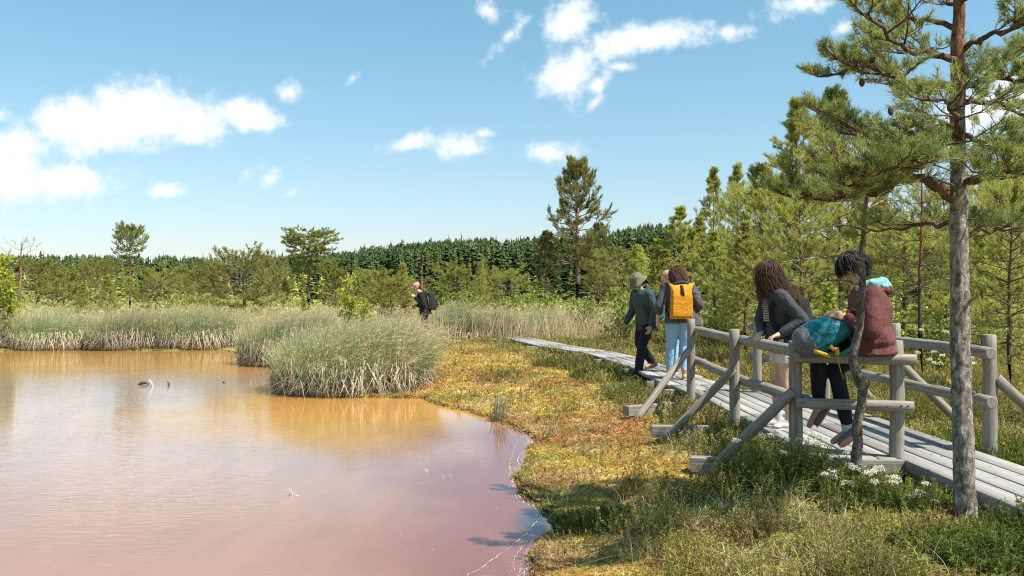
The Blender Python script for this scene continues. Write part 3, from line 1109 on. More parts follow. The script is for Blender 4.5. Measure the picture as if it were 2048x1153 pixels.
def M_hair(name, c, c2):
    m, t, b = new_mat(name)
    co = N(t, 'ShaderNodeTexCoord')
    mp = N(t, 'ShaderNodeMapping')
    mp.inputs['Scale'].default_value = (60, 60, 8)
    t.links.new(co.outputs['Object'], mp.inputs['Vector'])
    n = N(t, 'ShaderNodeTexNoise', i_Scale=1.5, i_Detail=3.0)
    t.links.new(mp.outputs[0], n.inputs['Vector'])
    t.links.new(mixc(t, n.outputs[0], c, c2), b.inputs['Base Color'])
    b.inputs['Roughness'].default_value = .55
    b.inputs['Specular IOR Level'].default_value = .28
    bump(t, b, n.outputs[0], .6, .01)
    return m


def pack_mesh(name, w, h, d, mat, par, n=3, taper=.85, top=.1, bulge=.06, bev=.04):
    """a soft bag: rounded, tapering to the top, bulging outwards"""
    bm = bmesh.new()
    box_bm(bm, (0, 0, 0), (w, d, h), bev=bev)
    bmesh.ops.subdivide_edges(bm, edges=bm.edges[:], cuts=2, use_grid_fill=True)
    for v in bm.verts:
        t_ = v.co.z / h + .5
        f_ = 1 - (1 - taper) * t_
        bl = 1 + bulge * math.sin(math.pi * min(max(t_, 0), 1))
        v.co.x *= f_ * bl
        v.co.y *= (1 - .35 * t_ ** 2) * bl
        v.co += Vector((mnoise.noise(v.co * 9), mnoise.noise(v.co * 9 + Vector((5, 5, 5))), mnoise.noise(v.co * 7 + Vector((9, 1, 1))))) * .010
    return link(name, bm_mesh(bm, name, True), mat, par)


def ribbon(name, pts, w, th, mat, par, up=(0, 0, 1)):
    """a flat strap along a curve"""
    P = [Vector(p) for p in pts]
    V, T = [], []
    for i, p in enumerate(P):
        tt = (P[min(i + 1, len(P) - 1)] - P[max(i - 1, 0)]).normalized()
        sd = tt.cross(Vector(up))
        sd = (sd if sd.length > .05 else tt.cross(Vector((1, .3, 0)))).normalized()
        nn = tt.cross(sd)
        V += [p + sd * w / 2 + nn * th / 2, p - sd * w / 2 + nn * th / 2, p - sd * w / 2 - nn * th / 2, p + sd * w / 2 - nn * th / 2]
    for i in range(len(P) - 1):
        for j in range(4):
            a, b_ = 4 * i + j, 4 * i + (j + 1) % 4
            T += [(a, b_, b_ + 4), (a, b_ + 4, a + 4)]
    k = 4 * (len(P) - 1)
    T += [(0, 2, 1), (0, 3, 2), (k, k + 1, k + 2), (k, k + 2, k + 3)]
    return link(name, mesh_np(name, np.array([list(v) for v in V]), np.array(T)), mat, par)


def standing(dz=0.0, lean=0.0):
    return {'pelvis': (0, -.02, .90 + dz), 'chest': (0, .02 + lean * .3, 1.22 + dz), 'neck': (0, .03 + lean * .55, 1.40 + dz), 'head': (0, .07 + lean, 1.53 + dz), 'face': (0, 1, -.2),
            'shL': (-.175, .02 + lean * .45, 1.335 + dz), 'shR': (.175, .02 + lean * .45, 1.335 + dz), 'elL': (-.24, -.03, 1.06 + dz), 'elR': (.24, -.03, 1.06 + dz),
            'wrL': (-.25, .07, .83 + dz), 'wrR': (.25, .07, .83 + dz), 'hiL': (-.088, -.01, .88 + dz), 'hiR': (.088, -.01, .88 + dz), 'knL': (-.095, .02, .47), 'knR': (.095, .02, .47),
            'anL': (-.1, -.02, .085), 'anR': (.1, -.02, .085)}


# --- walker in the bucket hat, stepping down off the boardwalk
J = standing(-.10, .08)
J.update(face=(.05, .78, -.62), knL=(-.09, .15, .36), anL=(-.09, .22, -.06), knR=(.09, .05, .42), anR=(.09, -.22, .12), toeR=(0, 1, -.35), toeL=(0, 1, -.1),
         elL=(-.25, .0, .95), wrL=(-.235, .08, .72), elR=(.25, .06, .96), wrR=(.25, .2, .75))
p, at, rot = person((2.17, 14.85, .4), R(122), 1.0, J, M_SKIN2, 'person in an olive bucket hat, dark green jacket and black trousers stepping off the boardwalk', GPL)
M_JKT = cloth_mat('green_jacket', (.035, .058, .058), (.05, .08, .08), 50, .6, .6)
sculpt('jacket', [('r', rings_between(J['pelvis'], J['chest'], J['neck'], (1, 0, 0), (1, 0, 0), .035, -.42))] + limb_cloth(J, ('sh', 'el', 'wr'), 'LR', [.078, .07, .062, .058, .05], (0, -.08)) +
       [('t', [(-.07, .0, 1.30), (0, -.04, 1.32), (.07, .0, 1.30)], [.045, .05, .045])], M_JKT, p, .011, 2, .008, 11)
sculpt('trousers', [('r', rings_between(J['pelvis'], J['chest'], J['neck'], (1, 0, 0), (1, 0, 0), .012)[:3])] + limb_cloth(J, ('hi', 'kn', 'an'), 'LR', [.10, .09, .076, .074, .068], (0, -.06)), M_BLACK, p, .011, 2, .007, 10)
M_BOOT = plain_mat('brown_boot', (.045, .03, .023), .8, .15)
M_BSOLE = plain_mat('boot_sole', (.03, .027, .025), .8)
foot(p, J['anL'], (0, 1, -.08), (0, 0, 1), M_BOOT, M_BSOLE, 1.12, 'boot', .07)
foot(p, J['anR'], (0, 1, -.45), (0, .45, 1), M_BOOT, M_BSOLE, 1.12, 'boot', .07)
M_HAT = cloth_mat('olive_canvas', (.17, .17, .105), (.115, .12, .075), 14, .9, .5)


def lathe(name, prof, mat, par, mtx, k=28, wav=0.0):
    V, T = [], []
    for i, (r_, z) in enumerate(prof):
        for j in range(k):
            a = 2 * math.pi * j / k
            rw = r_ * (1 + wav * math.sin(3 * a + .7) * (r_ / .15))
            V.append(mtx @ Vector((rw * math.cos(a), rw * 1.12 * math.sin(a), z + wav * .12 * math.cos(2 * a))))
    for i in range(len(prof) - 1):
        for j in range(k):
            a, b_ = i * k + j, i * k + (j + 1) % k
            T += [(a, b_, b_ + k), (a, b_ + k, a + k)]
    return link(name, mesh_np(name, np.array([list(v) for v in V]), np.array(T), None, True), mat, par)


hm = Matrix.Translation(at(0, 0, 0)) @ rot.to_4x4()
lathe('hat', [(.001, .142), (.05, .141), (.086, .132), (.095, .118), (.100, .07), (.103, .045), (.128, .022), (.152, -.006), (.156, -.012), (.150, -.010), (.124, .015), (.100, .038), (.096, .06), (.09, .11), (.001, .13)], M_HAT, p, hm, 32, .05)
M_HBR = M_hair('brown_hair', (.035, .016, .009), (.10, .045, .022))
strands(p, 'hair', [[at(sx * .07, -.04 - abs(sx) * 0 - .02 * k, .02), at(sx * .085, -.075 - .02 * k, -.03), at(sx * .08, -.10 - .015 * k, -.08), at(sx * .06, -.10 - .02 * k, -.125)] for sx in (-1, -.7, -.35, 0, .35, .7, 1) for k in (0, 1)], M_HBR, 3, .016, 3, .01)
# small blue daypack on the walker's back
M_BLUEP = cloth_mat('blue_pack_fabric', (.045, .12, .19), (.03, .085, .14), 40, .7, .4)


def worn(label, par, loc, rz, mats, dims, tilt=0.0, cat='backpack'):
    """a pack worn by a person stays a thing of its own: placed in world space at the wearer's back"""
    m_ = par.matrix_basis @ Matrix.Translation(Vector(loc))
    o = empty('backpack', m_.translation, label, cat, 'backpacks')
    o.rotation_euler = (tilt, 0, par.rotation_euler[2] + rz)
    return o


bp_ = worn('small blue daypack on the back of the walker in the bucket hat', p, (0, -.22, 1.02), 0, None, None)
pack_mesh('bag', .27, .40, .15, M_BLUEP, bp_)
bm = bmesh.new()
box_bm(bm, (0, -.085, -.07), (.2, .05, .18), bev=.02)
link('pocket', bm_mesh(bm, 'pocket', True), M_BLUEP, bp_)
for sx in (-1, 1):
    ribbon('strap', [(.09 * sx, .05, .15), (.10 * sx, .14, .24), (.11 * sx, .25, .25), (.12 * sx, .33, .15), (.13 * sx, .335, .0), (.15 * sx, .26, -.12), (.14 * sx, .06, -.17)], .045, .012, M_DARKPACK, bp_, (sx, 0, .2))

# --- friend with the orange roll-top pack, back to the camera
J = standing(0, .05)
J.update(face=(-.35, .8, -.5), head=(-.03, .06, 1.51), knL=(-.11, .04, .47), anL=(-.13, .05, .085), knR=(.09, .0, .47), anR=(.075, -.1, .085),
         elL=(-.29, -.02, 1.07), wrL=(-.30, .13, .86), elR=(.30, -.03, 1.08), wrR=(.2, .17, .97), w=1.06)
A, at, rot = person((2.42, 13.2, .4), R(-4), .985, J, M_SKIN, 'person in pale jeans and grey jacket wearing an orange pack', GPL)
M_GJ = cloth_mat('grey_jacket', (.085, .085, .088), (.065, .065, .07), 60, .85, .6)
sculpt('jacket', [('r', rings_between(J['pelvis'], J['chest'], J['neck'], (1, 0, 0), (1, 0, 0), .035, -.30, 1.06))] + limb_cloth(J, ('sh', 'el', 'wr'), 'R', [.082, .076, .068, .062, .056], (0, -.1)) +
       limb_cloth(J, ('sh', 'el', 'wr'), 'L', [.082, .076, .070, .072, .066], (0, -.62)) +
       [('m', [(.15, -.10, 1.05), (.21, -.02, 1.05), (.17, .12, 1.05), (.22, -.13, .78), (.37, -.06, .74), (.30, .08, .76)], [(0, 1, 2), (3, 5, 4), (0, 3, 4, 1), (1, 4, 5, 2), (2, 5, 3, 0)])], M_GJ, A, .011, 2, .009, 9)
M_JEAN = cloth_mat('pale_denim', (.27, .43, .58), (.25, .40, .545), 12, .85, .3)
sculpt('jeans', [('r', rings_between(J['pelvis'], J['chest'], J['neck'], (1, 0, 0), (1, 0, 0), .018, None, 1.06)[:3])] + limb_cloth(J, ('hi', 'kn', 'an'), 'LR', [.112, .098, .076, .07, .058], (0, -.1)), M_JEAN, A, .011, 2, .006, 12)
M_YSH = plain_mat('yellow_trainer', (.42, .30, .12), .7)
M_WSOLE = plain_mat('pale_sole', (.5, .48, .44), .7)
foot(A, J['anL'], (-.1, 1, -.05), (0, 0, 1), M_YSH, M_WSOLE, 1.0)
foot(A, J['anR'], (.1, 1, -.05), (0, 0, 1), M_YSH, M_WSOLE, 1.0)
M_HRED = M_hair('auburn_hair', (.075, .03, .018), (.19, .085, .05))
sculpt('hair', [('e', at(0, -.03, .035), (.088, .092, .09), rot), ('e', at(0, -.06, -.03), (.082, .065, .09), rot), ('e', at(0, -.07, -.10), (.075, .05, .06), rot), ('t', [at(.075, -.02, 0), at(.08, 0, -.1)], [.025, .02]), ('t', [at(-.075, -.02, 0), at(-.08, 0, -.1)], [.025, .02])], M_HRED, A, .009, 1, .004, 20)
rgh = np.random.default_rng(8)
hs_ = []
for i in range(90):
    a = rgh.uniform(-math.pi, math.pi)
    ca, sa = math.cos(a), math.sin(a)
    if sa > .75:
        continue
    hs_.append([at(.02 * ca, -.02 + .02 * sa, .128), at(.07 * ca, -.02 + .08 * sa, .095), at(.095 * ca, -.03 + .10 * sa, .03), at(.10 * ca, -.03 + .10 * sa, -.05), at(.095 * ca, -.03 + .10 * sa, -.12 - .05 * rgh.random())])
strands(A, 'hair_strands', hs_, M_HRED, 9, .0022, 18, .022)
M_OR = cloth_mat('orange_canvas', (.62, .26, .018), (.55, .22, .014), 30, .75, .35)
bp_ = worn('orange roll-top backpack with a black buckle strap, worn by the person in pale jeans', A, (.01, -.215, 1.12), R(9), None, None)
bm = bmesh.new()
prof = [(-.235, .150, .075), (-.225, .158, .085), (-.1, .155, .09), (.05, .148, .085), (.12, .145, .075), (.16, .15, .058), (.20, .172, .040), (.222, .198, .022)]
rows = []
for z, hw, hd in prof:
    row = []
    for j in range(28):
        a = 2 * math.pi * j / 28
        ca, sa = math.cos(a), math.sin(a)
        e_ = .38
        x = hw * math.copysign(abs(ca) ** e_, ca)
        y = hd * math.copysign(abs(sa) ** e_, sa)
        zz = z + (.06 * (x / hw) ** 2 * (z - .12) / .1 if z > .12 else 0)
        row.append(bm.verts.new((x + .004 * mnoise.noise(Vector((x * 20, y * 20, z * 20))), y + .006 * mnoise.noise(Vector((x * 18 + 3, y * 18, z * 18))), zz)))
    rows.append(row)
for r0, r1 in zip(rows[:-1], rows[1:]):
    for j in range(28):
        bm.faces.new((r0[j], r0[(j + 1) % 28], r1[(j + 1) % 28], r1[j]))
bm.faces.new(rows[0][::-1])
bm.faces.new(rows[-1])
link('bag', bm_mesh(bm, 'bag', True), M_OR, bp_)
bm = bmesh.new()
box_bm(bm, (0, -.092, -.045), (.285, .016, .30), bev=.007)
o = link('front_pocket', bm_mesh(bm, 'front_pocket'), M_OR, bp_)
ribbon('strap', [(0, -.02, .245), (0, -.04, .225), (0, -.075, .17), (0, -.093, .115)], .04, .008, M_BLACK, bp_, (0, -1, .4))
bm = bmesh.new()
box_bm(bm, (0, -.099, .112), (.046, .010, .035), bev=.003)
link('buckle', bm_mesh(bm, 'buckle'), M_BLACK, bp_)
sculpt('lid_lining', [('t', [(-.10, .0, .262), (-.04, .005, .285), (.04, .005, .285), (.10, 0, .262)], [.022, .03, .03, .022])], M_DARKPACK, bp_, .008, 2)
for sx in (-1, 1):
    ribbon('shoulder_strap', [(.09 * sx, .04, .16), (.10 * sx, .12, .245), (.11 * sx, .24, .25), (.12 * sx, .335, .14), (.13 * sx, .335, .0), (.16 * sx, .25, -.13), (.14 * sx, .06, -.2)], .05, .012, M_BLACK, bp_, (sx, 0, .2))

# --- friend half hidden behind, looking down to the pond
J = standing(0, .17)
J.update(face=(-.05, .75, -.6), head=(0, .2, 1.49), anL=(-.1, .1, .085), anR=(.1, -.2, .085), knR=(.1, -.08, .47), knL=(-.1, .09, .47), elL=(-.24, .02, 1.06), wrL=(-.2, .16, .86))
Bp, at, rot = person((2.64, 14.35, .4), R(88), .99, J, M_SKIN, 'person with fair pinned-up hair, half hidden behind the one with the orange pack', GPL)
sculpt('jacket', [('r', rings_between(J['pelvis'], J['chest'], J['neck'], (1, 0, 0), (1, 0, 0), .03, -.25))] + limb_cloth(J, ('sh', 'el', 'wr'), 'LR', [.078, .07, .064, .058, .052], (0, -.1)), M_GJ, Bp, .011, 2, .008, 10)
sculpt('trousers', [('r', rings_between(J['pelvis'], J['chest'], J['neck'], (1, 0, 0), (1, 0, 0), .012)[:3])] + limb_cloth(J, ('hi', 'kn', 'an'), 'LR', [.10, .088, .07, .066, .055], (0, -.1)), M_JEAN, Bp, .011, 2, .006, 12)
M_RSH = plain_mat('red_trainer', (.45, .10, .07), .7)
foot(Bp, J['anL'], (0, 1, -.05), (0, 0, 1), M_RSH, M_WSOLE)
foot(Bp, J['anR'], (0, 1, -.3), (0, .2, 1), M_RSH, M_WSOLE)
M_HFAIR = M_hair('fair_hair', (.24, .15, .08), (.45, .31, .18))
sculpt('hair', [('e', at(0, -.03, .036), (.084, .09, .086), rot), ('e', at(0, -.10, .05), (.042, .04, .042), rot), ('e', at(0, -.045, -.04), (.07, .05, .06), rot)], M_HFAIR, Bp, .009, 1, .006, 30)

# --- long-haired girl leaning on the railing
J = standing(-.03, .12)
J.update(pelvis=(0, -.03, .86), chest=(0, .03, 1.17), neck=(0, .08, 1.325), head=(.02, .115, 1.445), face=(.75, .55, -.25), shL=(-.165, .055, 1.255), shR=(.165, .08, 1.255),
         elL=(-.26, -.13, 1.03), wrL=(-.25, .075, .90), elR=(.2, .16, 1.03), wrR=(-.02, .19, .90), hiL=(-.085, -.02, .85), hiR=(.085, -.02, .85),
         knL=(-.09, -.01, .46), anL=(-.1, -.05, .085), knR=(.09, .02, .46), anR=(.1, .02, .085))
J['handL'] = ((-.25, .95, -.3), (0, .35, .95), (.95, .25, 0), 1.15)
J['handR'] = ((-.75, .6, -.2), (0, .3, .95), (.4, .9, 0), 1.1)
Gp, at, rot = person((2.475, 8.35, .4), R(88), .955, J, M_SKIN, 'person with long brown hair, dark cardigan and white shorts leaning on the railing', GPL)
M_CARD = cloth_mat('dark_knit', (.062, .066, .072), (.045, .048, .054), 110, .95, .5)
sculpt('cardigan', [('r', rings_between(J['pelvis'], J['chest'], J['neck'], (1, 0, 0), (1, 0, 0), .026, -.28))] + limb_cloth(J, ('sh', 'el', 'wr'), 'LR', [.074, .066, .058, .052, .044], (0, -.06)) +
       [('m', [(-.10, .10, 1.20), (-.03, .14, 1.20), (-.10, .06, 1.2), (-.16, .15, .78), (-.06, .2, .80), (-.16, .08, .8)], [(0, 1, 2), (3, 5, 4), (0, 3, 4, 1), (1, 4, 5, 2), (2, 5, 3, 0)])], M_CARD, Gp, .010, 2, .007, 12)
M_STRIPE, t, b = new_mat('striped_top')
co = N(t, 'ShaderNodeTexCoord')
wv = N(t, 'ShaderNodeTexWave', wave_type='BANDS', bands_direction='Z', i_Scale=14.0)
t.links.new(co.outputs['Object'], wv.inputs['Vector'])
st_ = N(t, 'ShaderNodeMapRange', i_1=.45, i_2=.55)
t.links.new(wv.outputs[0], st_.inputs[0])
t.links.new(mixc(t, st_.outputs[0], (.03, .03, .04), (.3, .3, .3)), b.inputs['Base Color'])
sculpt('top', [('r', [((-.02, .075 + .03, 1.0), (1, 0, 0), .10, .07), ((-.02, .10, 1.12), (1, 0, 0), .115, .085), ((0, .12, 1.22), (1, 0, 0), .10, .075), ((0, .105, 1.29), (1, 0, 0), .06, .05)])], M_STRIPE, Gp, .01, 2)
M_SHORT = cloth_mat('white_cotton', (.66, .64, .60), (.58, .56, .53), 40, .9, .5)
sculpt('shorts', [('r', rings_between(J['pelvis'], J['chest'], J['neck'], (1, 0, 0), (1, 0, 0), .014)[:3])] + [('r', [(J['hi' + s_], (1, 0, 0), .10, .105), (Vector(J['hi' + s_]).lerp(Vector(J['kn' + s_]), .35), (1, 0, 0), .094, .10), (Vector(J['hi' + s_]).lerp(Vector(J['kn' + s_]), .6), (1, 0, 0), .088, .094)]) for s_ in 'LR'], M_SHORT, Gp, .010, 1, .004, 16)
M_NSH = plain_mat('white_trainer', (.5, .48, .46), .7)
for s_ in 'LR':
    foot(Gp, J['an' + s_], (-.1, 1, -.05), (0, 0, 1), M_NSH, M_WSOLE)
M_HLONG = M_hair('long_brown_hair', (.04, .018, .010), (.13, .062, .034))
sculpt('hair', [('e', at(0, -.02, .036), (.089, .100, .092), rot), ('e', at(0, -.03, -.05), (.09, .085, .10), rot)], M_HLONG, Gp, .009, 1, .005, 30)
hs_ = []
rgh = np.random.default_rng(8)
c_ = Vector(J['head'])
for i in range(170):
    a = rgh.uniform(-math.pi, math.pi)
    v = Vector((math.cos(a), math.sin(a), 0))
    pt = c_ + v * .015 + Vector((0, 0, .132))
    p0 = c_ + v * .075 + Vector((0, 0, .095))
    p1 = c_ + v * .102 + Vector((0, 0, .0))
    wind = Vector((-.05, -.14, 0)) * rgh.random() ** 1.5
    p2 = c_ + v * .105 + Vector((0, -.01, -.11)) + wind * .4
    p3 = c_ + v * .10 + Vector((-.01, -.02, -.20 - .05 * rgh.random())) + wind * 1.1
    p4 = c_ + v * .085 + Vector((-.02, -.03, -.30 - .08 * rgh.random())) + wind * 1.7
    if v.dot(Vector(J['face']).normalized()) > .82:
        continue
    hs_.append([pt, p0, p1, p2, p3, p4] if rgh.random() < .75 else [pt, p0, p1, p2, p3])
strands(Gp, 'hair_strands', hs_, M_HLONG, 5, .0022, 18, .026)
bp_ = worn('black backpack hanging from the shoulders of the long-haired person', Gp, (-.02, -.19, 1.03), 0, None, None, R(-8))
pack_mesh('bag', .27, .40, .15, M_DARKPACK, bp_)
bm = bmesh.new()
box_bm(bm, (0, -.08, -.07), (.2, .05, .18), bev=.02)
link('pocket', bm_mesh(bm, 'pocket', True), M_BLACK, bp_)
for sx in (-1, 1):
    ribbon('strap', [(.09 * sx, .05, .15), (.11 * sx, .13, .22), (.13 * sx, .23, .235), (.14 * sx, .30, .15), (.155 * sx, .31, .02), (.17 * sx, .24, -.10), (.15 * sx, .06, -.17)], .05, .012, M_BLACK, bp_, (sx, 0, .2))

# --- hiker sitting on the end rail
ROOT, YAW = Vector((2.72, 6.86, .4)), R(70)
RI = Matrix.Rotation(-YAW, 3, 'Z')


def lw(x, y, z):
    return RI @ (Vector((x, y, z)) - ROOT)


def ld(x, y, z):
    return RI @ Vector((x, y, z))


J = {'pelvis': lw(2.73, 6.89, 1.275), 'chest': lw(2.715, 6.89, 1.50), 'neck': lw(2.685, 6.905, 1.665), 'head': lw(2.605, 6.94, 1.805), 'face': ld(-.86, .22, -.42),
     'latp': (1, 0, 0), 'latc': (1, 0, 0), 'w': .98,
     'shL': lw(2.67, 6.735, 1.60), 'shR': lw(2.745, 7.065, 1.60), 'elL': lw(2.625, 6.66, 1.345), 'wrL': lw(2.51, 6.80, 1.435), 'elR': lw(2.63, 7.14, 1.36), 'wrR': lw(2.49, 6.97, 1.43),
     'hiL': lw(2.67, 6.83, 1.235), 'hiR': lw(2.715, 6.99, 1.235), 'knL': lw(2.53, 7.13, 1.03), 'anL': lw(2.605, 7.06, .565), 'knR': lw(2.385, 7.09, 1.17), 'anR': lw(2.425, 7.2, .73),
     'toeL': ld(-.9, -.1, -.35), 'toeR': ld(-.55, .0, -.8)}
J['handL'] = (ld(-.8, .3, .25), ld(.1, -.8, .6), ld(-.2, .5, .8), .9)
J['handR'] = (ld(-.8, -.3, .2), ld(0, .8, .6), ld(-.2, -.5, .8), .9)
Sp, at, rot = person(ROOT, YAW, 1.0, J, M_SKIN2, 'person with short black hair and a maroon jacket sitting on the end rail', GPL)
M_MAR = cloth_mat('maroon_patterned', (.085, .026, .028), (.15, .058, .052), 40, .8, .2, pattern=55.0, wr=9)
sculpt('jacket', [('r', rings_between(J['pelvis'], J['chest'], J['neck'], (1, 0, 0), (1, 0, 0), .042, -.50))] + limb_cloth(J, ('sh', 'el', 'wr'), 'LR', [.082, .078, .07, .062, .05], (0, -.05)), M_MAR, Sp, .009, 2, .022, 5.5)
M_TEAL = cloth_mat('pale_teal_lining', (.22, .40, .42), (.17, .33, .36), 30, .8, .6)
nk = Vector(J['neck'])
fw = Vector((0, 1, 0))
sculpt('hood', [('t', [nk + Vector((-.09, .05, -.01)), nk + Vector((-.10, -.04, .02)), nk + Vector((-.04, -.115, .025)), nk + Vector((.04, -.115, .025)), nk + Vector((.10, -.04, .02)), nk + Vector((.09, .05, -.01))], [.03, .042, .05, .05, .042, .03]),
                ('e', nk + Vector((0, -.12, .005)), (.11, .065, .045), None)], M_TEAL, Sp, .008, 2, .010, 18)
sculpt('hood_shell', [('t', [nk + Vector((-.10, -.07, -.025)), nk + Vector((-.05, -.155, -.02)), nk + Vector((.05, -.155, -.02)), nk + Vector((.10, -.07, -.025))], [.03, .04, .04, .03])], M_MAR, Sp, .008, 2, .008, 18)
sculpt('leggings', [('r', rings_between(J['pelvis'], J['chest'], J['neck'], (1, 0, 0), (1, 0, 0), .006)[:3])] + limb_cloth(J, ('hi', 'kn', 'an'), 'LR', [.098, .086, .064, .062, .045], (0, -.02)), M_BLACK, Sp, .009, 2, .003, 12)
M_SNK = cloth_mat('grey_blue_canvas', (.10, .125, .145), (.14, .165, .18), 50, .8, .3)
M_PSOLE = plain_mat('orange_pink_sole', (.50, .20, .13), .7)
M_SOCK = plain_mat('pale_sock', (.5, .5, .5), .9)
foot(Sp, J['anL'], ld(-.85, -.28, -.42), ld(-.2, .75, .55), M_SNK, M_PSOLE, .96, 'shoe', .02)
foot(Sp, J['anR'], ld(-.55, -.05, -.80), ld(-.75, .2, .55), M_SNK, M_PSOLE, .86, 'shoe', .02)
for s_ in 'LR':
    a, k_ = Vector(J['an' + s_]), Vector(J['kn' + s_])
    sculpt('sock', [('t', [a.lerp(k_, -.02), a.lerp(k_, .10)], [.047, .047])], M_SOCK, Sp, .008, 1)
M_HBLK = M_hair('black_hair', (.006, .006, .007), (.028, .026, .027))
sculpt('hair', [('e', at(0, -.012, .046), (.093, .106, .086), rot), ('e', at(0, -.055, -.015), (.088, .066, .085), rot), ('e', at(0, .07, .055), (.07, .035, .04), rot)], M_HBLK, Sp, .008, 1, .006, 32)
hs_ = []
for i in range(70):
    a = rgh.uniform(-math.pi, math.pi)
    ca, sa = math.cos(a), math.sin(a)
    k_ = 1 if sa < .3 else .55
    hs_.append([at(.03 * ca, .03 * sa, .135), at(.085 * ca, .098 * sa, .09), at(.10 * ca, .115 * sa, .03), at(.102 * ca, .112 * sa, .03 - .075 * k_ * rgh.uniform(.6, 1.3))])
strands(Sp, 'hair_strands', hs_, M_HBLK, 6, .0055, 5, .010)

# teal pack lying on the rail and on the sitter's knee
bp_ = empty('backpack', (2.365, 6.90, 1.31), 'teal backpack with a grey base and yellow straps, lying beside the seated person', 'backpack', 'backpacks')
bp_.rotation_euler = (R(8), R(62), R(4))
M_TP = cloth_mat('teal_nylon', (.012, .125, .165), (.016, .16, .20), 12, .45, .5)
M_GP = cloth_mat('grey_nylon', (.13, .14, .15), (.10, .11, .12), 20, .5, .5)
M_YS = plain_mat('yellow_webbing', (.60, .36, .03), .7)
M_GST = plain_mat('green_teal_webbing', (.03, .20, .18), .7)
sculpt('bag', [('r', [((0, 0, -.12), (0, 1, 0), .125, .13), ((0, 0, -.05), (0, 1, 0), .128, .135), ((.0, 0, .06), (0, 1, 0), .122, .122), ((.01, 0, .15), (0, 1, 0), .105, .095), ((.02, 0, .22), (0, 1, 0), .075, .06)]), ('t', [(.03, -.05, .21), (.03, .05, .21)], [.035, .035])], M_TP, bp_, .009, 2, .007, 12)
sculpt('base', [('r', [((0, 0, -.235), (0, 1, 0), .05, .05), ((0, 0, -.22), (0, 1, 0), .092, .095), ((0, 0, -.18), (0, 1, 0), .118, .122), ((0, 0, -.11), (0, 1, 0), .13, .135)])], M_GP, bp_, .009, 2, .004, 12)
ribbon('buckle_strap', [(.05, -.127, -.15), (.10, -.12, -.10), (.145, -.09, -.06), (.16, -.05, -.03)], .03, .008, M_YS, bp_, (0, -1, 0))
ribbon('shoulder_strap', [(.13, -.07, -.05), (.17, -.10, .02), (.165, -.11, .10), (.12, -.10, .18), (.05, -.07, .24)], .028, .01, M_GST, bp_, (0, -1, 0))
ribbon('tab', [(-.06, -.05, .235), (-.085, -.04, .22), (-.10, -.06, .19)], .035, .01, M_YS, bp_, (0, -1, 0))
sculpt('top_flap', [('t', [(-.05, -.06, .17), (-.075, .0, .205), (-.05, .07, .17)], [.03, .04, .03])], M_TP, bp_, .008, 2, .008, 18)
RB = bp_.rotation_euler.to_matrix().inverted()
q = lambda x, y, z: RB @ (Vector((x, y, z)) - bp_.location)
ribbon('hanging_strap', [q(2.415, 6.775, 1.215), q(2.42, 6.775, 1.17), q(2.43, 6.775, 1.10), q(2.45, 6.78, 1.03), q(2.47, 6.785, .98)], .014, .004, M_YS, bp_, (1, 0, 0))
ribbon('strap_loop', [q(2.365, 6.77, 1.225), q(2.39, 6.76, 1.20), q(2.415, 6.765, 1.21), q(2.42, 6.77, 1.16)], .03, .008, M_YS, bp_, (0, -1, 0))

# --- walker with the pink cap among the sedge
J = standing(0, .13)
J.update(face=(-.1, .85, -.5), elL=(-.25, .02, 1.08), wrL=(-.12, .24, 1.27), elR=(.25, .02, 1.08), wrR=(.2, .2, 1.05))
zr = float(gz(-2.27, 23.3)) + .12
Fp, at, rot = person((-2.24, 23.3, zr), R(95), .985, J, M_SKIN, 'person in a pink cap and black clothes, wading among the sedge beyond the pond', GPL)
sculpt('jacket', [('r', rings_between(J['pelvis'], J['chest'], J['neck'], (1, 0, 0), (1, 0, 0), .03, -.3))] + limb_cloth(J, ('sh', 'el', 'wr'), 'LR', [.078, .07, .064, .058, .052], (0, -.1)), M_BLACK, Fp, .012, 2, .008, 10)
sculpt('trousers', [('r', rings_between(J['pelvis'], J['chest'], J['neck'], (1, 0, 0), (1, 0, 0), .012)[:3])] + limb_cloth(J, ('hi', 'kn', 'an'), 'LR', [.10, .088, .07, .066, .055], (0, -.1)), M_BLACK, Fp, .012, 2, .006, 12)
M_PINK = cloth_mat('pink_cotton', (.62, .30, .34), (.55, .24, .28), 30, .9, .3)
hm = Matrix.Translation(at(0, 0, 0)) @ rot.to_4x4()
sculpt('cap', [('e', at(0, -.01, .066), (.084, .102, .062), rot), ('e', at(0, .10, .05), (.07, .08, .012), rot)], M_PINK, Fp, .009, 1)
sculpt('hair', [('e', at(0, -.05, -.01), (.08, .06, .06), rot)], M_HBR, Fp, .009, 1, .006, 30)
for s_ in 'LR':
    foot(Fp, J['an' + s_], (0, 1, -.05), (0, 0, 1), M_BOOT, M_BSOLE, 1.05, 'boot', .06)
bp_ = worn('black rucksack on the back of the walker in the pink cap', Fp, (0, -.20, 1.17), 0, None, None, R(-6))
pack_mesh('bag', .30, .46, .18, M_DARKPACK, bp_)
bm = bmesh.new()
box_bm(bm, (0, -.10, -.06), (.22, .06, .2), bev=.02)
link('pocket', bm_mesh(bm, 'pocket', True), M_BLACK, bp_)
for sx in (-1, 1):
    ribbon('strap', [(.09 * sx, .05, .17), (.11 * sx, .13, .22), (.13 * sx, .23, .22), (.14 * sx, .31, .12), (.155 * sx, .31, .0), (.17 * sx, .24, -.12), (.15 * sx, .06, -.18)], .05, .012, M_BLACK, bp_, (sx, 0, .2))
# the boardwalk goes on behind the sedge, under the walker's feet
# ---------------------------------------------------------------- pines
GREY = np.array([.26, .225, .19])
ORANGE = np.array([.36, .17, .085])
DEAD = np.array([.36, .33, .30])


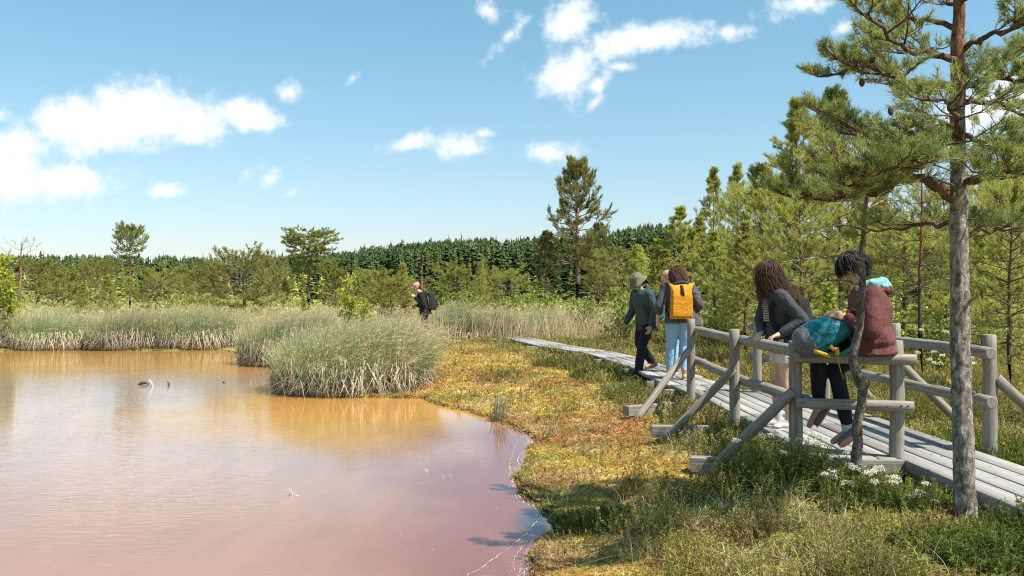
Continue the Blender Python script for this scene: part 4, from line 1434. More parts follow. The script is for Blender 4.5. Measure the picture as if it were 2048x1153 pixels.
def spray(path, rad0, g_wood, shoots, level, rg, col, sub=7, sublen=.42, up=.35, flat=.5, k=5, live=True, wood=GREY, leafstart=.3, npts=2):
    """a branch with side twigs; collects the shoots (position, direction) that carry needles"""
    P = np.asarray(path, float)
    L = np.linalg.norm(np.diff(P, axis=0), axis=1).sum()
    rads = np.linspace(rad0, rad0 * .25, len(P))
    V, T = tube(P, rads, k)
    g_wood.add(V, T, wood)
    s = np.concatenate([[0], np.cumsum(np.linalg.norm(np.diff(P, axis=0), axis=1))]) / L
    for t in np.linspace(leafstart, 1, sub) + rg.uniform(-.04, .04, sub):
        t = min(max(t, .05), 1)
        p = np.array([np.interp(t, s, P[:, i]) for i in range(3)])
        i0 = min(np.searchsorted(s, t), len(P) - 1)
        d = nrm(P[i0] - P[i0 - 1]) if i0 > 0 else nrm(P[1] - P[0])
        sd = np.cross(d, [0, 0, 1.])
        sd = nrm(sd + 1e-6)
        sgn = rg.choice([-1, 1])
        a = rg.uniform(.35, 1.1)
        td = nrm(d * math.cos(a) + sd * sgn * math.sin(a) * (flat + rg.random() * .5) + np.array([0, 0, 1.]) * rg.uniform(-.15, .8) * up)
        tl = sublen * L * (1.1 - .65 * t) * rg.uniform(.6, 1.2)
        if t > .97:
            td = nrm(d + np.array([0, 0, up * .6]))
            tl = sublen * L * .35
        q = p + td * tl * .5 + rg.normal(0, .03 * tl, 3)
        e = p + td * tl + np.array([0, 0, up * .35 * tl]) + rg.normal(0, .05 * tl, 3)
        if level > 0:
            spray([p, q, e], rad0 * .42, g_wood, shoots, level - 1, rg, col, max(4, sub - 2), .5, up, flat + .2, 3, live, wood, .25)
        else:
            V, T = tube([p, q, e], [rad0 * .3, rad0 * .22, rad0 * .1], 3)
            g_wood.add(V, T, wood * rg.uniform(.8, 1.15))
            if live:
                dd = nrm(e - q)
                for f in np.linspace(1, .55, npts):
                    shoots.append((p + (e - p) * f + rg.normal(0, .02, 3) * L * .3, nrm(dd + rg.normal(0, .28, 3) + np.array([0, 0, up * .4]))))


def crown_geo(shoots, n, ls, L, w, c1, c2, rg, a0=28, a1=62, c3=None):
    P = np.array([s[0] for s in shoots])
    D = np.array([s[1] for s in shoots])
    m = len(P)
    V, T = needles(P, D, n, ls * (.7 + .6 * rg.random(m)), L, w, a0, a1, rg)
    f = rg.random((m, 1, 1)) * .7 + .3 * rg.random((m, n, 1))
    C = np.asarray(c1) + (np.asarray(c2) - np.asarray(c1)) * f
    if c3 is not None:
        br = (rg.random((m, 1, 1)) < .12)
        C = np.where(br, np.asarray(c3), C)
    C = np.repeat(C, 3, axis=1).reshape(-1, 3)
    return V, T, C


def pine_geo(seed, H, cs, Rm, profile='cone', whorl=.32, nb=5, level=0, sub=6, n=16, ls=.16, L=.085, w=.011, tr=.07, lean=.0, elev=(5, 45), c1=(.055, .085, .022), c2=(.17, .195, .05),
             dead=4, up=.45, sublen=.45, bare=.0, npts=2, c3=None, crook=.03, ls0=.3, rv=(.65, 1.18)):
    rg = np.random.default_rng(seed)
    gw, shoots = Geo(), []
    nz_ = 9
    tz = np.linspace(-.3, H, nz_)
    wob = np.cumsum(rg.normal(0, crook * H / nz_, (nz_, 2)), 0)
    wob -= wob[0]
    ax = lean * (tz / H) ** 1.4 * H
    path = np.stack([wob[:, 0] + ax, wob[:, 1], tz], -1)
    rad = tr * (1 - np.clip(tz / H, 0, 1)) ** .8 + .008
    V, T = tube(path, rad, 8)
    hz = np.clip(V[:, 2] / H, 0, 1)
    f = sst(.3, .6, hz)[:, None]
    gw.add(V, T, GREY * .62 * (1 - f) + ORANGE * f)

    def at(z):
        return np.array([np.interp(z, tz, path[:, 0]), np.interp(z, tz, path[:, 1]), z])
    z = cs * H
    while z < H * .985:
        u = (z - cs * H) / (H * (1 - cs))
        if profile == 'cone':
            rl_ = (1 - u) ** .85 * (.4 + .6 * min(1, u * 4))
        elif profile == 'ball':
            rl_ = math.sqrt(max(.04, 1 - (2 * u - .9) ** 2 * .95))
        elif profile == 'umbrella':
            rl_ = (.45 + .55 * u) * (1 if u < .82 else .75)
        else:
            rl_ = .95 * (1 - u) ** .5 * min(1, .5 + 1.7 * u)
        a0 = rg.random() * 6.28
        for i in range(nb):
            if rg.random() < bare:
                continue
            a = a0 + i * 6.283 / nb + rg.normal(0, .25)
            ln = max(.1 * Rm, Rm * rl_) * rg.uniform(*rv)
            e = R(elev[0] + (elev[1] - elev[0]) * u + rg.normal(0, 8))
            hd = np.array([math.cos(a), math.sin(a), 0])
            p0 = at(z + rg.normal(0, .05 * whorl))
            p1 = p0 + hd * ln * .45 * math.cos(e) + np.array([0, 0, ln * .45 * math.sin(e)]) + rg.normal(0, .04 * ln, 3)
            p2 = p0 + hd * ln * .78 * math.cos(e) + np.array([0, 0, ln * .78 * math.sin(e) + .02 * ln]) + rg.normal(0, .05 * ln, 3)
            p3 = p0 + hd * ln * math.cos(e) + np.array([0, 0, ln * math.sin(e) + up * .3 * ln]) + rg.normal(0, .05 * ln, 3)
            spray([p0, p1, p2, p3], max(.006, tr * .3 * (1 - .6 * u)), gw, shoots, level, rg, None, sub, sublen, up, .6, 4, True, GREY * .8 + ORANGE * .15, ls0, npts)
        z += whorl * rg.uniform(.8, 1.2) * (1 - .55 * u)
    top = at(H)
    for f in np.linspace(0, 1, 4):
        shoots.append((top - np.array([0, 0, .9 * f * whorl]), np.array([rg.normal(0, .1), rg.normal(0, .1), 1.])))
    for i in range(dead):
        zz = H * rg.uniform(.12, max(.2, cs * 1.15))
        a = rg.random() * 6.28
        ln = Rm * rg.uniform(.35, .9)
        hd = np.array([math.cos(a), math.sin(a), rg.uniform(-.1, .3)])
        p0 = at(zz)
        sp_ = []
        spray([p0, p0 + hd * ln * .5 + rg.normal(0, .05, 3) * ln, p0 + hd * ln + rg.normal(0, .1, 3) * ln], tr * .16 + .003, gw, sp_, 0, rg, None, 6, .4, .2, .8, 3, False, DEAD, .2)
    V, T, C = crown_geo(shoots, n, ls, L, w, c1, c2, rg, c3=c3)
    gc_ = Geo()
    gc_.add(V, T, C)
    return gw.mesh('trunk'), gc_.mesh('crown')


def leafy_geo(seed, H, Rm, stems=5, nl=900, leaf=.045, c1=(.16, .22, .03), c2=(.38, .42, .06), shape=1.0):
    rg = np.random.default_rng(seed)
    gw = Geo()
    pts, dirs = [], []
    for i in range(stems):
        a = rg.random() * 6.28
        rr_ = Rm * rg.uniform(.1, .9)
        h = H * rg.uniform(.6, 1.0) if i else H
        e = np.array([math.cos(a) * rr_, math.sin(a) * rr_, h]) if i else np.array([0, 0, H])
        P = np.array([np.array([0, 0, -.05]) + e * f + rg.normal(0, .03, 3) * Rm * (f > 0) for f in np.linspace(0, 1, 5)])
        V, T = tube(P, np.linspace(.012 * H, .002, 5), 4)
        gw.add(V, T, GREY * .8)
        for j in range(12):
            t = rg.uniform(.15, 1)
            p = np.array([np.interp(t * 4, range(5), P[:, q]) for q in range(3)])
            a2 = rg.random() * 6.28
            ln = Rm * .55 * (1.15 - t * .8) * rg.uniform(.5, 1.2)
            d = np.array([math.cos(a2), math.sin(a2), rg.uniform(.3, 1.1)])
            q = p + nrm(d) * ln
            V, T = tube([p, (p + q) / 2 + rg.normal(0, .02, 3), q], [.004 * H, .003 * H, .001], 3)
            gw.add(V, T, GREY * .8)
            m = max(3, nl // (stems * 12))
            tt = rg.uniform(.2, 1.05, m)
            pts.append(p + (q - p) * tt[:, None] + rg.normal(0, .055 * Rm + .015, (m, 3)))
    P = np.concatenate(pts)
    P[:, 2] = np.maximum(P[:, 2], .03)
    m = len(P)
    d = nrm(rg.normal(size=(m, 3)) + np.array([0, 0, .2]))
    s = nrm(np.cross(d, nrm(rg.normal(size=(m, 3)))))
    l = leaf * (.6 + .7 * rg.random((m, 1)))
    V = np.stack([P, P + d * l * .5 + s * l * .38, P + d * l, P + d * l * .5 - s * l * .38], 1).reshape(-1, 3)
    T = (np.arange(m)[:, None, None] * 4 + np.array([[0, 1, 2], [0, 2, 3]])[None]).reshape(-1, 3)
    C = np.asarray(c1) + (np.asarray(c2) - np.asarray(c1)) * rg.random((m, 1))
    gl = Geo()
    gl.add(V, T, np.repeat(C, 4, axis=0))
    return gw.mesh('stem'), gl.mesh('foliage')


def plant(name, parts, mats, loc, sc, rz, label, cat, group=None):
    o = empty(name, loc, label, cat, group)
    o.scale = (sc[0], sc[0], sc[1]) if isinstance(sc, tuple) else (sc,) * 3
    o.rotation_euler = (0, 0, rz)
    for (pn, me), m in zip(parts, mats):
        c = bpy.data.objects.new(pn, me)
        COL.objects.link(c)
        if not me.materials:
            me.materials.append(m)
        c.parent = o
    return o


YG1, YG2 = (.18, .22, .05), (.58, .55, .17)      # yellow-green young pines
OL1, OL2 = (.14, .165, .04), (.44, .42, .12)        # olive bog pines
DK1, DK2 = (.07, .105, .035), (.24, .26, .085)         # dark pines
PROTO = {
    'young': [(pine_geo(s, 6.0, .12, 1.4, 'cone', .46, 5, 0, 10, 22, .16, .085, .013, .065, elev=(0, 46), c1=YG1, c2=YG2, dead=9, npts=3, ls0=.48, rv=(.3, 1.45)), 6.0) for s in (1, 2, 3)],
    'broad': [(pine_geo(s, 6.0, .2, 1.9, 'ball', .42, 6, 0, 10, 22, .18, .09, .013, .09, elev=(-5, 40), c1=YG1, c2=YG2, dead=12, crook=.06, npts=4, ls0=.42, rv=(.4, 1.3)), 6.0) for s in (11, 12, 13)],
    'bog': [(pine_geo(s, 3.2, .18, 1.45, 'ball', .36, 6, 0, 9, 16, .16, .10, .02, .07, elev=(-8, 35), c1=OL1, c2=OL2, dead=6, crook=.1, lean=.04 * (s % 3 - 1), npts=3, ls0=.5, rv=(.4, 1.35)), 3.2) for s in (21, 22, 23, 24)],
    'conical': [(pine_geo(s, 3.5, .06, .85, 'cone', .22, 6, 0, 6, 12, .16, .08, .014, .05, elev=(10, 60), c1=YG1, c2=YG2, dead=1, npts=2), 3.5) for s in (31, 32)],
    'dark': [(pine_geo(s, 7.0, .2, 1.7, 'round', .44, 6, 0, 9, 16, .2, .1, .02, .1, elev=(-5, 50), c1=DK1, c2=DK2, dead=4, npts=3, ls0=.45, rv=(.45, 1.3)), 7.0) for s in (41, 42)],
    'tall': [(pine_geo(51, 9.0, .37, 2.3, 'round', .50, 6, 0, 11, 22, .24, .12, .02, .16, elev=(-8, 55), c1=(.11, .14, .04), c2=(.40, .38, .12), dead=7, npts=4, sublen=.42, ls0=.5, rv=(.45, 1.3)), 9.0)],
    'umbrella': [(pine_geo(52, 6.0, .55, 2.0, 'umbrella', .30, 7, 0, 10, 24, .17, .10, .019, .14, elev=(0, 14), c1=OL1, c2=(.40, .40, .12), dead=6, up=.08, crook=.05, npts=5, ls0=.45), 6.0)],
    'mop': [(pine_geo(53, 5.3, .68, 1.0, 'ball', .24, 7, 0, 8, 22, .13, .08, .014, .075, elev=(0, 45), c1=OL1, c2=(.34, .34, .08), dead=1, npts=3, crook=.01), 5.3)],
    'sparse': [(pine_geo(54, 6.0, .42, 1.9, 'umbrella', .42, 5, 0, 7, 14, .16, .08, .011, .06, elev=(-5, 35), c1=(.09, .125, .035), c2=(.27, .29, .085), dead=12, bare=.25, npts=2), 6.0)],
    'snag': [(pine_geo(55, 3.0, .6, .9, 'ball', .3, 4, 0, 5, 10, .14, .08, .012, .06, c1=OL1, c2=OL2, dead=14, bare=.5, crook=.08, npts=1), 3.0)],
    'birch': [(leafy_geo(s, 2.0, .7, 7, 1900, .08, (.22, .29, .03), (.52, .55, .08)), 2.0) for s in (61, 62)],
    'sapling': [(leafy_geo(s, 2.0, .42, 3, 520, .075), 2.0) for s in (63, 64)],
    'shrub': [(leafy_geo(s, 1.0, .75, 8, 800, .06, (.15, .19, .035), (.36, .38, .08)), 1.0) for s in (65, 66)],
}
KIND = {'young': ('pine_tree', 'pine'), 'broad': ('pine_tree', 'pine'), 'bog': ('bog_pine', 'pine'), 'conical': ('young_pine', 'pine'), 'dark': ('pine_tree', 'pine'),
        'tall': ('pine_tree', 'pine'), 'umbrella': ('pine_tree', 'pine'), 'mop': ('pine_tree', 'pine'), 'sparse': ('pine_tree', 'pine'), 'snag': ('dying_pine', 'pine'),
        'birch': ('birch_bush', 'bush'), 'sapling': ('birch_sapling', 'sapling'), 'shrub': ('willow_shrub', 'shrub')}
_pi = [0]


def tree(kind, x, ytop, Y, label, group=None, wide=1.0, lean=0.0, v=None):
    ps = PROTO[kind]
    (ta, tb), H = ps[_pi[0] % len(ps) if v is None else v]
    _pi[0] += 1
    X = (x - 1024) / F * Y
    z0 = float(gz(X, Y))
    h = CZ + (HY - ytop) / F * Y - z0
    s = h / H
    n, c = KIND[kind]
    leafy = kind in ('birch', 'sapling', 'shrub')
    o = plant(n, (('stem' if leafy else 'trunk', ta), ('foliage' if leafy else 'crown', tb)), (M_BARK, M_LEAF if leafy else M_NEEDLE),
              (X, Y, z0), (s * wide, s), random.uniform(0, 6.28), label, c, group)
    o.rotation_euler[1] = lean
    return o


GP = 'pines scattered over the bog'
GR = 'young pines massed beyond the bay'
GB = 'leafy bushes in the bog'
# far left to right across the open bog
tree('birch', 8, 508, 30, 'big bright green birch bush at the pond bank by the left edge of the photo', GB, 1.15, v=0)
tree('sapling', 20, 560, 27, 'yellow-green birch sapling in front of the big bright birch bush by the edge', GB, 1.2)
tree('snag', 38, 488, 58, 'half-dead grey pine rising behind the bright birch bush at the edge', GP, 1.3)
tree('bog', 78, 534, 66, 'olive bog pine nearest the half-dead grey pine at the edge', GP, 1.1)
tree('bog', 128, 550, 52, 'rounded olive bog pine with grey dead twigs, midway to the lone mop-topped pine', GP, 1.2)
tree('bog', 190, 537, 70, 'taller olive bog pine just short of the lone mop-topped pine', GP, 1.2)
tree('conical', 165, 570, 38, 'low pointed pine in the grass before the olive bog pines', GP, 1.3)
tree('conical', 215, 556, 44, 'low green pointed pine standing just outside the mop-topped pine', GP, 1.4)
tree('mop', 260, 462, 52, 'slim lone pine with a bare reddish trunk and a small mop of a crown', GP)
tree('bog', 312, 554, 48, 'spreading yellow-olive bog pine beside the bare reddish trunk', GP, 1.35)
tree('bog', 365, 544, 78, 'dark-bodied bog pine between the mop-topped pine and the wide olive one', GP, 1.2)
tree('bog', 405, 545, 70, 'small bog pine half way to the wide grey-twigged one', GP, 1.3)
tree('bog', 486, 522, 40, 'wide olive bog pine with bare grey twigs on top, above the reed bank', GP, 1.25, v=1)
tree('bog', 548, 550, 66, 'dark olive bog pine at the foot of the umbrella pine', GP, 1.1)
tree('conical', 568, 562, 60, 'squat dark green pine beneath the umbrella pine', GP, 1.5)
tree('umbrella', 618, 470, 60, 'umbrella pine with a flat spreading crown on crooked grey boughs', GP)
tree('sapling', 606, 550, 38, 'slender yellow-leaved sapling under the umbrella pine', GB)
tree('birch', 708, 550, 19.2, 'full yellow-green birch bush standing in the reeds behind the big sedge clump', GB, .95, v=1)
tree('bog', 668, 545, 60, 'small bog pine between the umbrella pine and the birch bush', GP, 1.1)
tree('bog', 756, 554, 46, 'spreading light olive pine just behind the full birch bush', GP, 1.35)
tree('conical', 806, 532, 50, 'bushy pointed pine behind the walker with the pink cap, on the pond side', GP, 1.4)
tree('snag', 842, 516, 44, 'gaunt pine with bare horizontal boughs right behind the pink cap', GP, 1.4)
tree('bog', 790, 572, 33, 'low olive pine in the grass in front of the walker with the pink cap', GP, 1.6)
tree('bog', 906, 544, 42, 'light olive bog pine with a crooked bare bough, next past the walker in black', GP, 1.3, v=2)
tree('conical', 962, 530, 44, 'narrow yellow-green pointed pine in the middle of the bog', GP, 1.0)
tree('bog', 1004, 552, 50, 'round-headed olive pine beside the narrow pointed pine', GP, 1.3)
tree('dark', 1090, 468, 56, 'dusky pine crowding the tall lone pine on its pond side', GP, 1.0)
tree('tall', 1155, 332, 56, 'tall dark lone pine towering over the spruce forest edge', GP, .92)
tree('dark', 1196, 452, 64, 'shorter pine with a leaning pale stem just behind the tall lone pine', GP, 1.1)
tree('bog', 1240, 520, 58, 'olive pine with a low skirt behind the walker in the bucket hat', GP, 1.4)
tree('conical', 1275, 498, 48, 'light green pointed pine rising behind the bucket hat', GP, 1.5)
tree('sapling', 1308, 475, 30, 'slim bright green birch behind the two friends in grey jackets', GB, 1.0)
tree('shrub', 1085, 585, 34, 'light green willow shrub in the grass below the tall lone pine', GB, 1.2)
tree('shrub', 1180, 590, 32, 'pale green willow shrub between the tall lone pine and the bucket hat', GB, 1.2)
tree('shrub', 1030, 592, 38, 'small willow shrub on the grass beyond the end of the boardwalk', GB, 1.3)
tree('shrub', 1238, 582, 26, 'bright willow shrub directly behind the bucket hat', GB, 1.0)
tree('shrub', 930, 588, 31, 'yellow-green willow shrub on the reeds beyond the walker in black', GB, 1.1)
# the mass beyond the bay
tree('young', 1358, 418, 30, 'young pine with a candle-like leader above the orange backpack', GR, 1.15)
tree('young', 1398, 440, 33, 'young pine filling the gap before the twin spires', GR, 1.2)
tree('young', 1428, 346, 35, 'first of the twin spire-topped young pines, thinner trunk', GR, .8, v=0)
tree('young', 1474, 334, 36, 'taller of the twin spire-topped young pines', GR, .75, v=1)
tree('young', 1432, 470, 24, 'shorter feathery pine in front of the twin spires', GR, 1.3)
tree('dark', 1528, 338, 46, 'dark full-crowned pine between the twin spires and the tall broad pine', GR, 1.0)
tree('broad', 1535, 392, 21, 'broad pine with reddish stem and bare grey lower twigs behind the long-haired girl', GR, 1.0, v=0)
tree('young', 1490, 450, 19, 'bushy young pine overhanging the far railing post', GR, 1.2)
tree('young', 1598, 214, 25, 'tall airy yellow-green pine beside the sky gap', GR, 1.1, v=2)
tree('dark', 1662, 192, 33, 'dark tall pine half hidden behind the airy yellow-green pine', GR, .75)
tree('broad', 1600, 400, 17, 'spreading pine with tangled dead branches behind the girl and the sitter', GR, .95, v=1)
tree('broad', 1690, 345, 22, 'dense yellow-green pine straight behind the seated hiker', GR, 1.0, v=2)
tree('young', 1765, 400, 27, 'green pine filling the view between the sapling and the big trunk', GR, 1.4)
tree('sparse', 1845, 300, 14, 'thin straight pine with a sparse crown right behind the landward railing', GR, 1.0)
tree('broad', 1890, 380, 24, 'bushy pine screened by the big pine trunk', GR, 1.0)
tree('broad', 1990, 372, 21, 'pale yellow-green pine behind the dark-stemmed one at the photo edge', GR, 1.1, v=0)
tree('broad', 2022, 402, 12.5, 'near pine with a dark stem and low sweeping boughs beside the landward railing', GR, .85, v=1)
tree('broad', 1800, 455, 19, 'bushy low pine seen between the crooked sapling and the thin straight pine', GR, 1.2, v=2)
tree('broad', 1905, 440, 19.5, 'bushy low pine on the landward side of the thin straight pine', GR, 1.2, v=0)
tree('young', 1968, 470, 16, 'short feathery pine between the big trunk and the dark-stemmed pine', GR, 1.4, v=1)
tree('broad', 1722, 440, 29, 'broad pine far behind the shoulder of the seated hiker', GR, 1.3, v=1)
tree('young', 1335, 505, 27, 'short bushy pine just behind the friends in grey jackets', GR, 1.5, v=2)
tree('broad', 1462, 520, 25, 'low spreading pine behind the first span of railing', GR, 1.1, v=0)
tree('young', 2040, 350, 24, 'tall feathery pine cut off by the edge of the photo', GR, 1.3, v=0)
tree('sapling', 1655, 560, 13.5, 'thin leafy birch sapling behind the hand of the seated hiker', GB, 1.0)
tree('sapling', 1790, 560, 15.5, 'leafy birch sapling behind the shoulder of the seated hiker', GB, 1.1)
tree('shrub', 1700, 610, 15, 'green-yellow willow shrub beyond the railing below the sitter', GB, 1.0)
tree('shrub', 1880, 620, 16, 'willow shrub between the thin straight pine and the big trunk', GB, 1.0)
tree('shrub', 1420, 610, 23, 'dusky willow shrub beside the first railing post', GB, 1.0)

# ---------------------------------------------------------------- the big pine beside the walkway
HB = np.array([2.75, 5.54])


def hp(x, y, dy=0.0):
    Y = HB[1] + dy
    return np.array([(x - 1024) / F * Y - HB[0], dy, CZ - (y - HY) / F * Y - .2])


rg = np.random.default_rng(77)
gw, shoots = Geo(), []
tp = [(1930, 1062), (1929, 1020), (1927, 960), (1926, 880), (1923, 800), (1921, 700), (1922, 600), (1921, 500), (1919, 440), (1923, 380), (1922, 300), (1919, 220), (1921, 160), (1918, 90), (1924, 20), (1922, -80), (1926, -200), (1930, -340), (1928, -480)]
tw = [30, 23, 21.5, 21, 20.5, 20, 19, 18.5, 18.5, 18, 15.5, 15.5, 15, 13, 12, 11, 9, 6, 2]
P = np.array([hp(*p) for p in tp])
fine = np.linspace(0, len(P) - 1, 170)
Pf = np.stack([np.interp(fine, range(len(P)), P[:, i]) for i in range(3)], -1)
rf = np.interp(fine, range(len(P)), np.array(tw) / F * HB[1]) * .93
Pf[:, :2] += np.cumsum(rg.normal(0, .0012, (170, 2)), 0) * np.exp(-np.arange(170) / 400)[:, None]
V, T = tube(Pf, rf, 26)
ctr = np.repeat(Pf, 26, axis=0)
dv = V - ctr
a_ = np.arctan2(dv[:, 1], dv[:, 0])
lump = fbm(a_ * 3.2 + 20, V[:, 2] * 7, 61) - .5
lump2 = fbm(a_ * 9 + 20, V[:, 2] * 26, 62) - .5
V = ctr + dv * (1 + .16 * lump + .26 * lump2 * sst(2.6, 1.2, V[:, 2]))[:, None]
f = sst(1.9, 3.1, V[:, 2] + .8 * lump)[:, None]
gw.add(V, T, np.array([.40, .36, .325]) * (1 + .6 * lump2[:, None]) * (1 - f) + np.array([.33, .165, .09]) * f)
WB = np.array([.22, .15, .105])
# boughs: photo points with a depth offset for each point, radius in photo pixels, twigs, level
BG = [
    ([(1920, 60, 0), (1870, 40, .1), (1820, 35, .2), (1765, 20, .35), (1735, -10, .4)], 6, 8, 1),
    ([(1919, 120, 0), (1860, 110, -.25), (1800, 90, -.45), (1740, 30, -.6), (1705, 5, -.7)], 7, 9, 1),
    ([(1919, 165, 0), (1870, 170, -.1), (1815, 175, -.25), (1760, 140, -.4), (1690, 125, -.5)], 7, 9, 1),
    ([(1916, 115, 0), (1880, 105, .3), (1840, 100, .6), (1800, 70, .8)], 6, 7, 1),
    ([(1918, 175, 0), (1880, 168, .1), (1835, 180, .2), (1770, 128, .3), (1715, 130, .35), (1660, 152, .4)], 8, 9, 1),
    ([(1916, 260, 0), (1885, 255, -.1), (1845, 262, -.15), (1790, 300, -.2), (1720, 262, -.1), (1650, 225, 0)], 9, 10, 1),
    ([(1915, 268, 0), (1860, 262, .2), (1800, 268, .5), (1720, 272, .7), (1640, 262, .8)], 9, 10, 1),
    ([(1915, 275, 0), (1860, 290, -.4), (1800, 330, -.75), (1745, 345, -.95), (1690, 330, -1.05)], 8, 10, 1),
    ([(1910, 400, 0), (1885, 375, -.05), (1845, 352, -.1), (1780, 368, -.2), (1710, 388, -.25), (1640, 397, -.3), (1600, 392, -.3)], 12, 13, 1),
    ([(1890, 380, 0), (1850, 362, .2), (1780, 352, .5), (1700, 345, .7), (1650, 348, .75)], 9, 10, 1),
    ([(1845, 355, -.1), (1760, 360, -.6), (1690, 372, -.9)], 7, 9, 1),
    ([(1912, 440, 0), (1860, 448, .3), (1790, 455, .6), (1730, 470, .8)], 6, 7, 1),
    ([(1925, 100, 0), (1965, 70, -.1), (2010, 62, -.2), (2060, 40, -.3), (2110, 20, -.3)], 7, 9, 1),
    ([(1925, 160, 0), (1970, 125, .2), (2020, 120, .4), (2080, 90, .5)], 7, 9, 1),
    ([(1926, 170, 0), (1975, 152, -.2), (2030, 158, -.4), (2100, 150, -.5)], 8, 9, 1),
    ([(1925, 205, 0), (1970, 196, .1), (2030, 218, .2), (2090, 245, .3)], 7, 9, 1),
    ([(1926, 270, 0), (1965, 285, -.1), (2010, 300, -.3), (2080, 290, -.4)], 6, 9, 1),
    ([(1927, 362, 0), (1980, 358, .0), (2030, 330, .1), (2090, 318, .2)], 8, 10, 1),
    ([(1927, 366, 0), (1985, 350, -.4), (2040, 340, -.7), (2100, 330, -.8)], 7, 10, 1),
    ([(1926, 480, 0), (1970, 465, .2), (2030, 455, .4), (2090, 440, .5)], 6, 9, 1),
    ([(1922, 290, 0), (1915, 240, -.5), (1900, 215, -.9), (1880, 190, -1.1)], 6, 8, 1),
    ([(1921, 20, 0), (1890, -20, .3), (1840, -60, .5)], 6, 8, 1),
    ([(1923, 0, 0), (1965, -15, -.3), (2020, -30, -.5), (2070, -20, -.5)], 6, 8, 1),
    ([(1926, -260, 0), (1890, -320, .3), (1860, -380, .4)], 5, 8, 1),
    ([(1926, -260, 0), (1965, -330, -.3), (2000, -390, -.4)], 5, 8, 1),
]
for pts, rp, sub, lv in BG:
    path = [hp(x, y, d) for x, y, d in pts]
    q = np.linspace(0, len(path) - 1, len(path) * 3)
    path = np.stack([np.interp(q, range(len(path)), np.array(path)[:, i]) for i in range(3)], -1)
    path[1:] += rg.normal(0, .012, (len(path) - 1, 3))
    spray(path, rp / F * HB[1], gw, shoots, lv, rg, None, sub + 1, .32, .42, .65, 6, True, WB, .30, 2)
# dead grey twigs low on the stem
for (pts, rp) in (([(1915, 345, 0), (1870, 330, -.1), (1840, 300, -.2)], 2.5), ([(1912, 372, 0), (1880, 362, -.3), (1850, 340, -.5)], 3), ([(1930, 440, 0), (1955, 438, -.1), (1975, 425, -.2)], 2.5),
                  ([(1932, 610, 0), (1948, 596, -.1)], 6), ([(1906, 560, 0), (1880, 555, -.1), (1860, 560, -.2)], 2)):
    spray([hp(*p) for p in pts], rp / F * HB[1], gw, [], 0, rg, None, 4, .3, .3, .8, 4, False, DEAD * .9, .4)
hero = empty('pine_tree', (HB[0], HB[1], .2), 'big near pine with flaking grey bark, orange upper stem and blue-green needles by the walkway', 'pine')
link('trunk', gw.mesh('trunk', True), M_BARK, hero)
V, T, C = crown_geo(shoots, 32, .065, .044, .0040, (.12, .16, .06), (.37, .41, .16), rg, 22, 60, (.36, .34, .11))
gcr = Geo()
gcr.add(V, T, C)
link('crown', gcr.mesh('crown'), M_NEEDLE, hero)
for i, (x, y, d) in enumerate(((1962, 82, -.2), (1745, 118, -.4), (1725, 165, -.3), (1783, 222, -.6), (1600, 392, -.3))):
    bm = bmesh.new()
    bmesh.ops.create_icosphere(bm, subdivisions=2, radius=1)
    for v_ in bm.verts:
        v_.co *= 1 + .16 * math.sin(v_.co.z * 22) * math.cos(math.atan2(v_.co.y, v_.co.x) * 6 + v_.co.z * 9)
        v_.co = Vector((v_.co.x * .017, v_.co.y * .017, v_.co.z * .025))
    bmesh.ops.translate(bm, vec=Vector(hp(x, y, d)), verts=bm.verts)
    link('cone', bm_mesh(bm, 'cone', True), M_CONE if i else (M_CONE := plain_mat('cone', (.06, .045, .03), .8)), hero)
print('hero shoots', len(shoots))

# ---------------------------------------------------------------- thin dying sapling in front of the sitter
SB = np.array([2.43, 6.42])


def sp2(x, y, d=0.0):
    Y = SB[1] + d
    return np.array([(x - 1024) / F * Y - SB[0], d, CZ - (y - HY) / F * Y - .2])


gw, shoots = Geo(), []
tp = [(1712, 1010), (1713, 925), (1717, 885), (1712, 850), (1720, 810), (1724, 775), (1713, 745), (1707, 722), (1712, 690), (1719, 650), (1720, 600), (1724, 560), (1724, 520), (1730, 470), (1732, 415), (1738, 360), (1741, 310), (1744, 270)]
tw = [16, 14, 12.5, 12, 11.5, 12.5, 12, 11, 10.5, 9.5, 9, 8.5, 8, 6.5, 5.5, 4.5, 3.5, 2]
P = np.array([sp2(*p) for p in tp])
q = np.linspace(0, len(P) - 1, 110)
Pf = np.stack([np.interp(q, range(len(P)), P[:, i]) for i in range(3)], -1)
Pf[:, 1] += .02 * np.sin(q * 1.1)
rf = np.interp(q, range(len(P)), np.array(tw) / F * SB[1]) * .78
V, T = tube(Pf, rf, 16)
ctr = np.repeat(Pf, 16, axis=0)
dv = V - ctr
a_ = np.arctan2(dv[:, 1], dv[:, 0])
l2 = fbm(a_ * 5 + 20, V[:, 2] * 24, 65) - .5
V = ctr + dv * (1 + .3 * l2[:, None])
gw.add(V, T, np.array([.25, .215, .18]) * (1 + .7 * l2[:, None]))
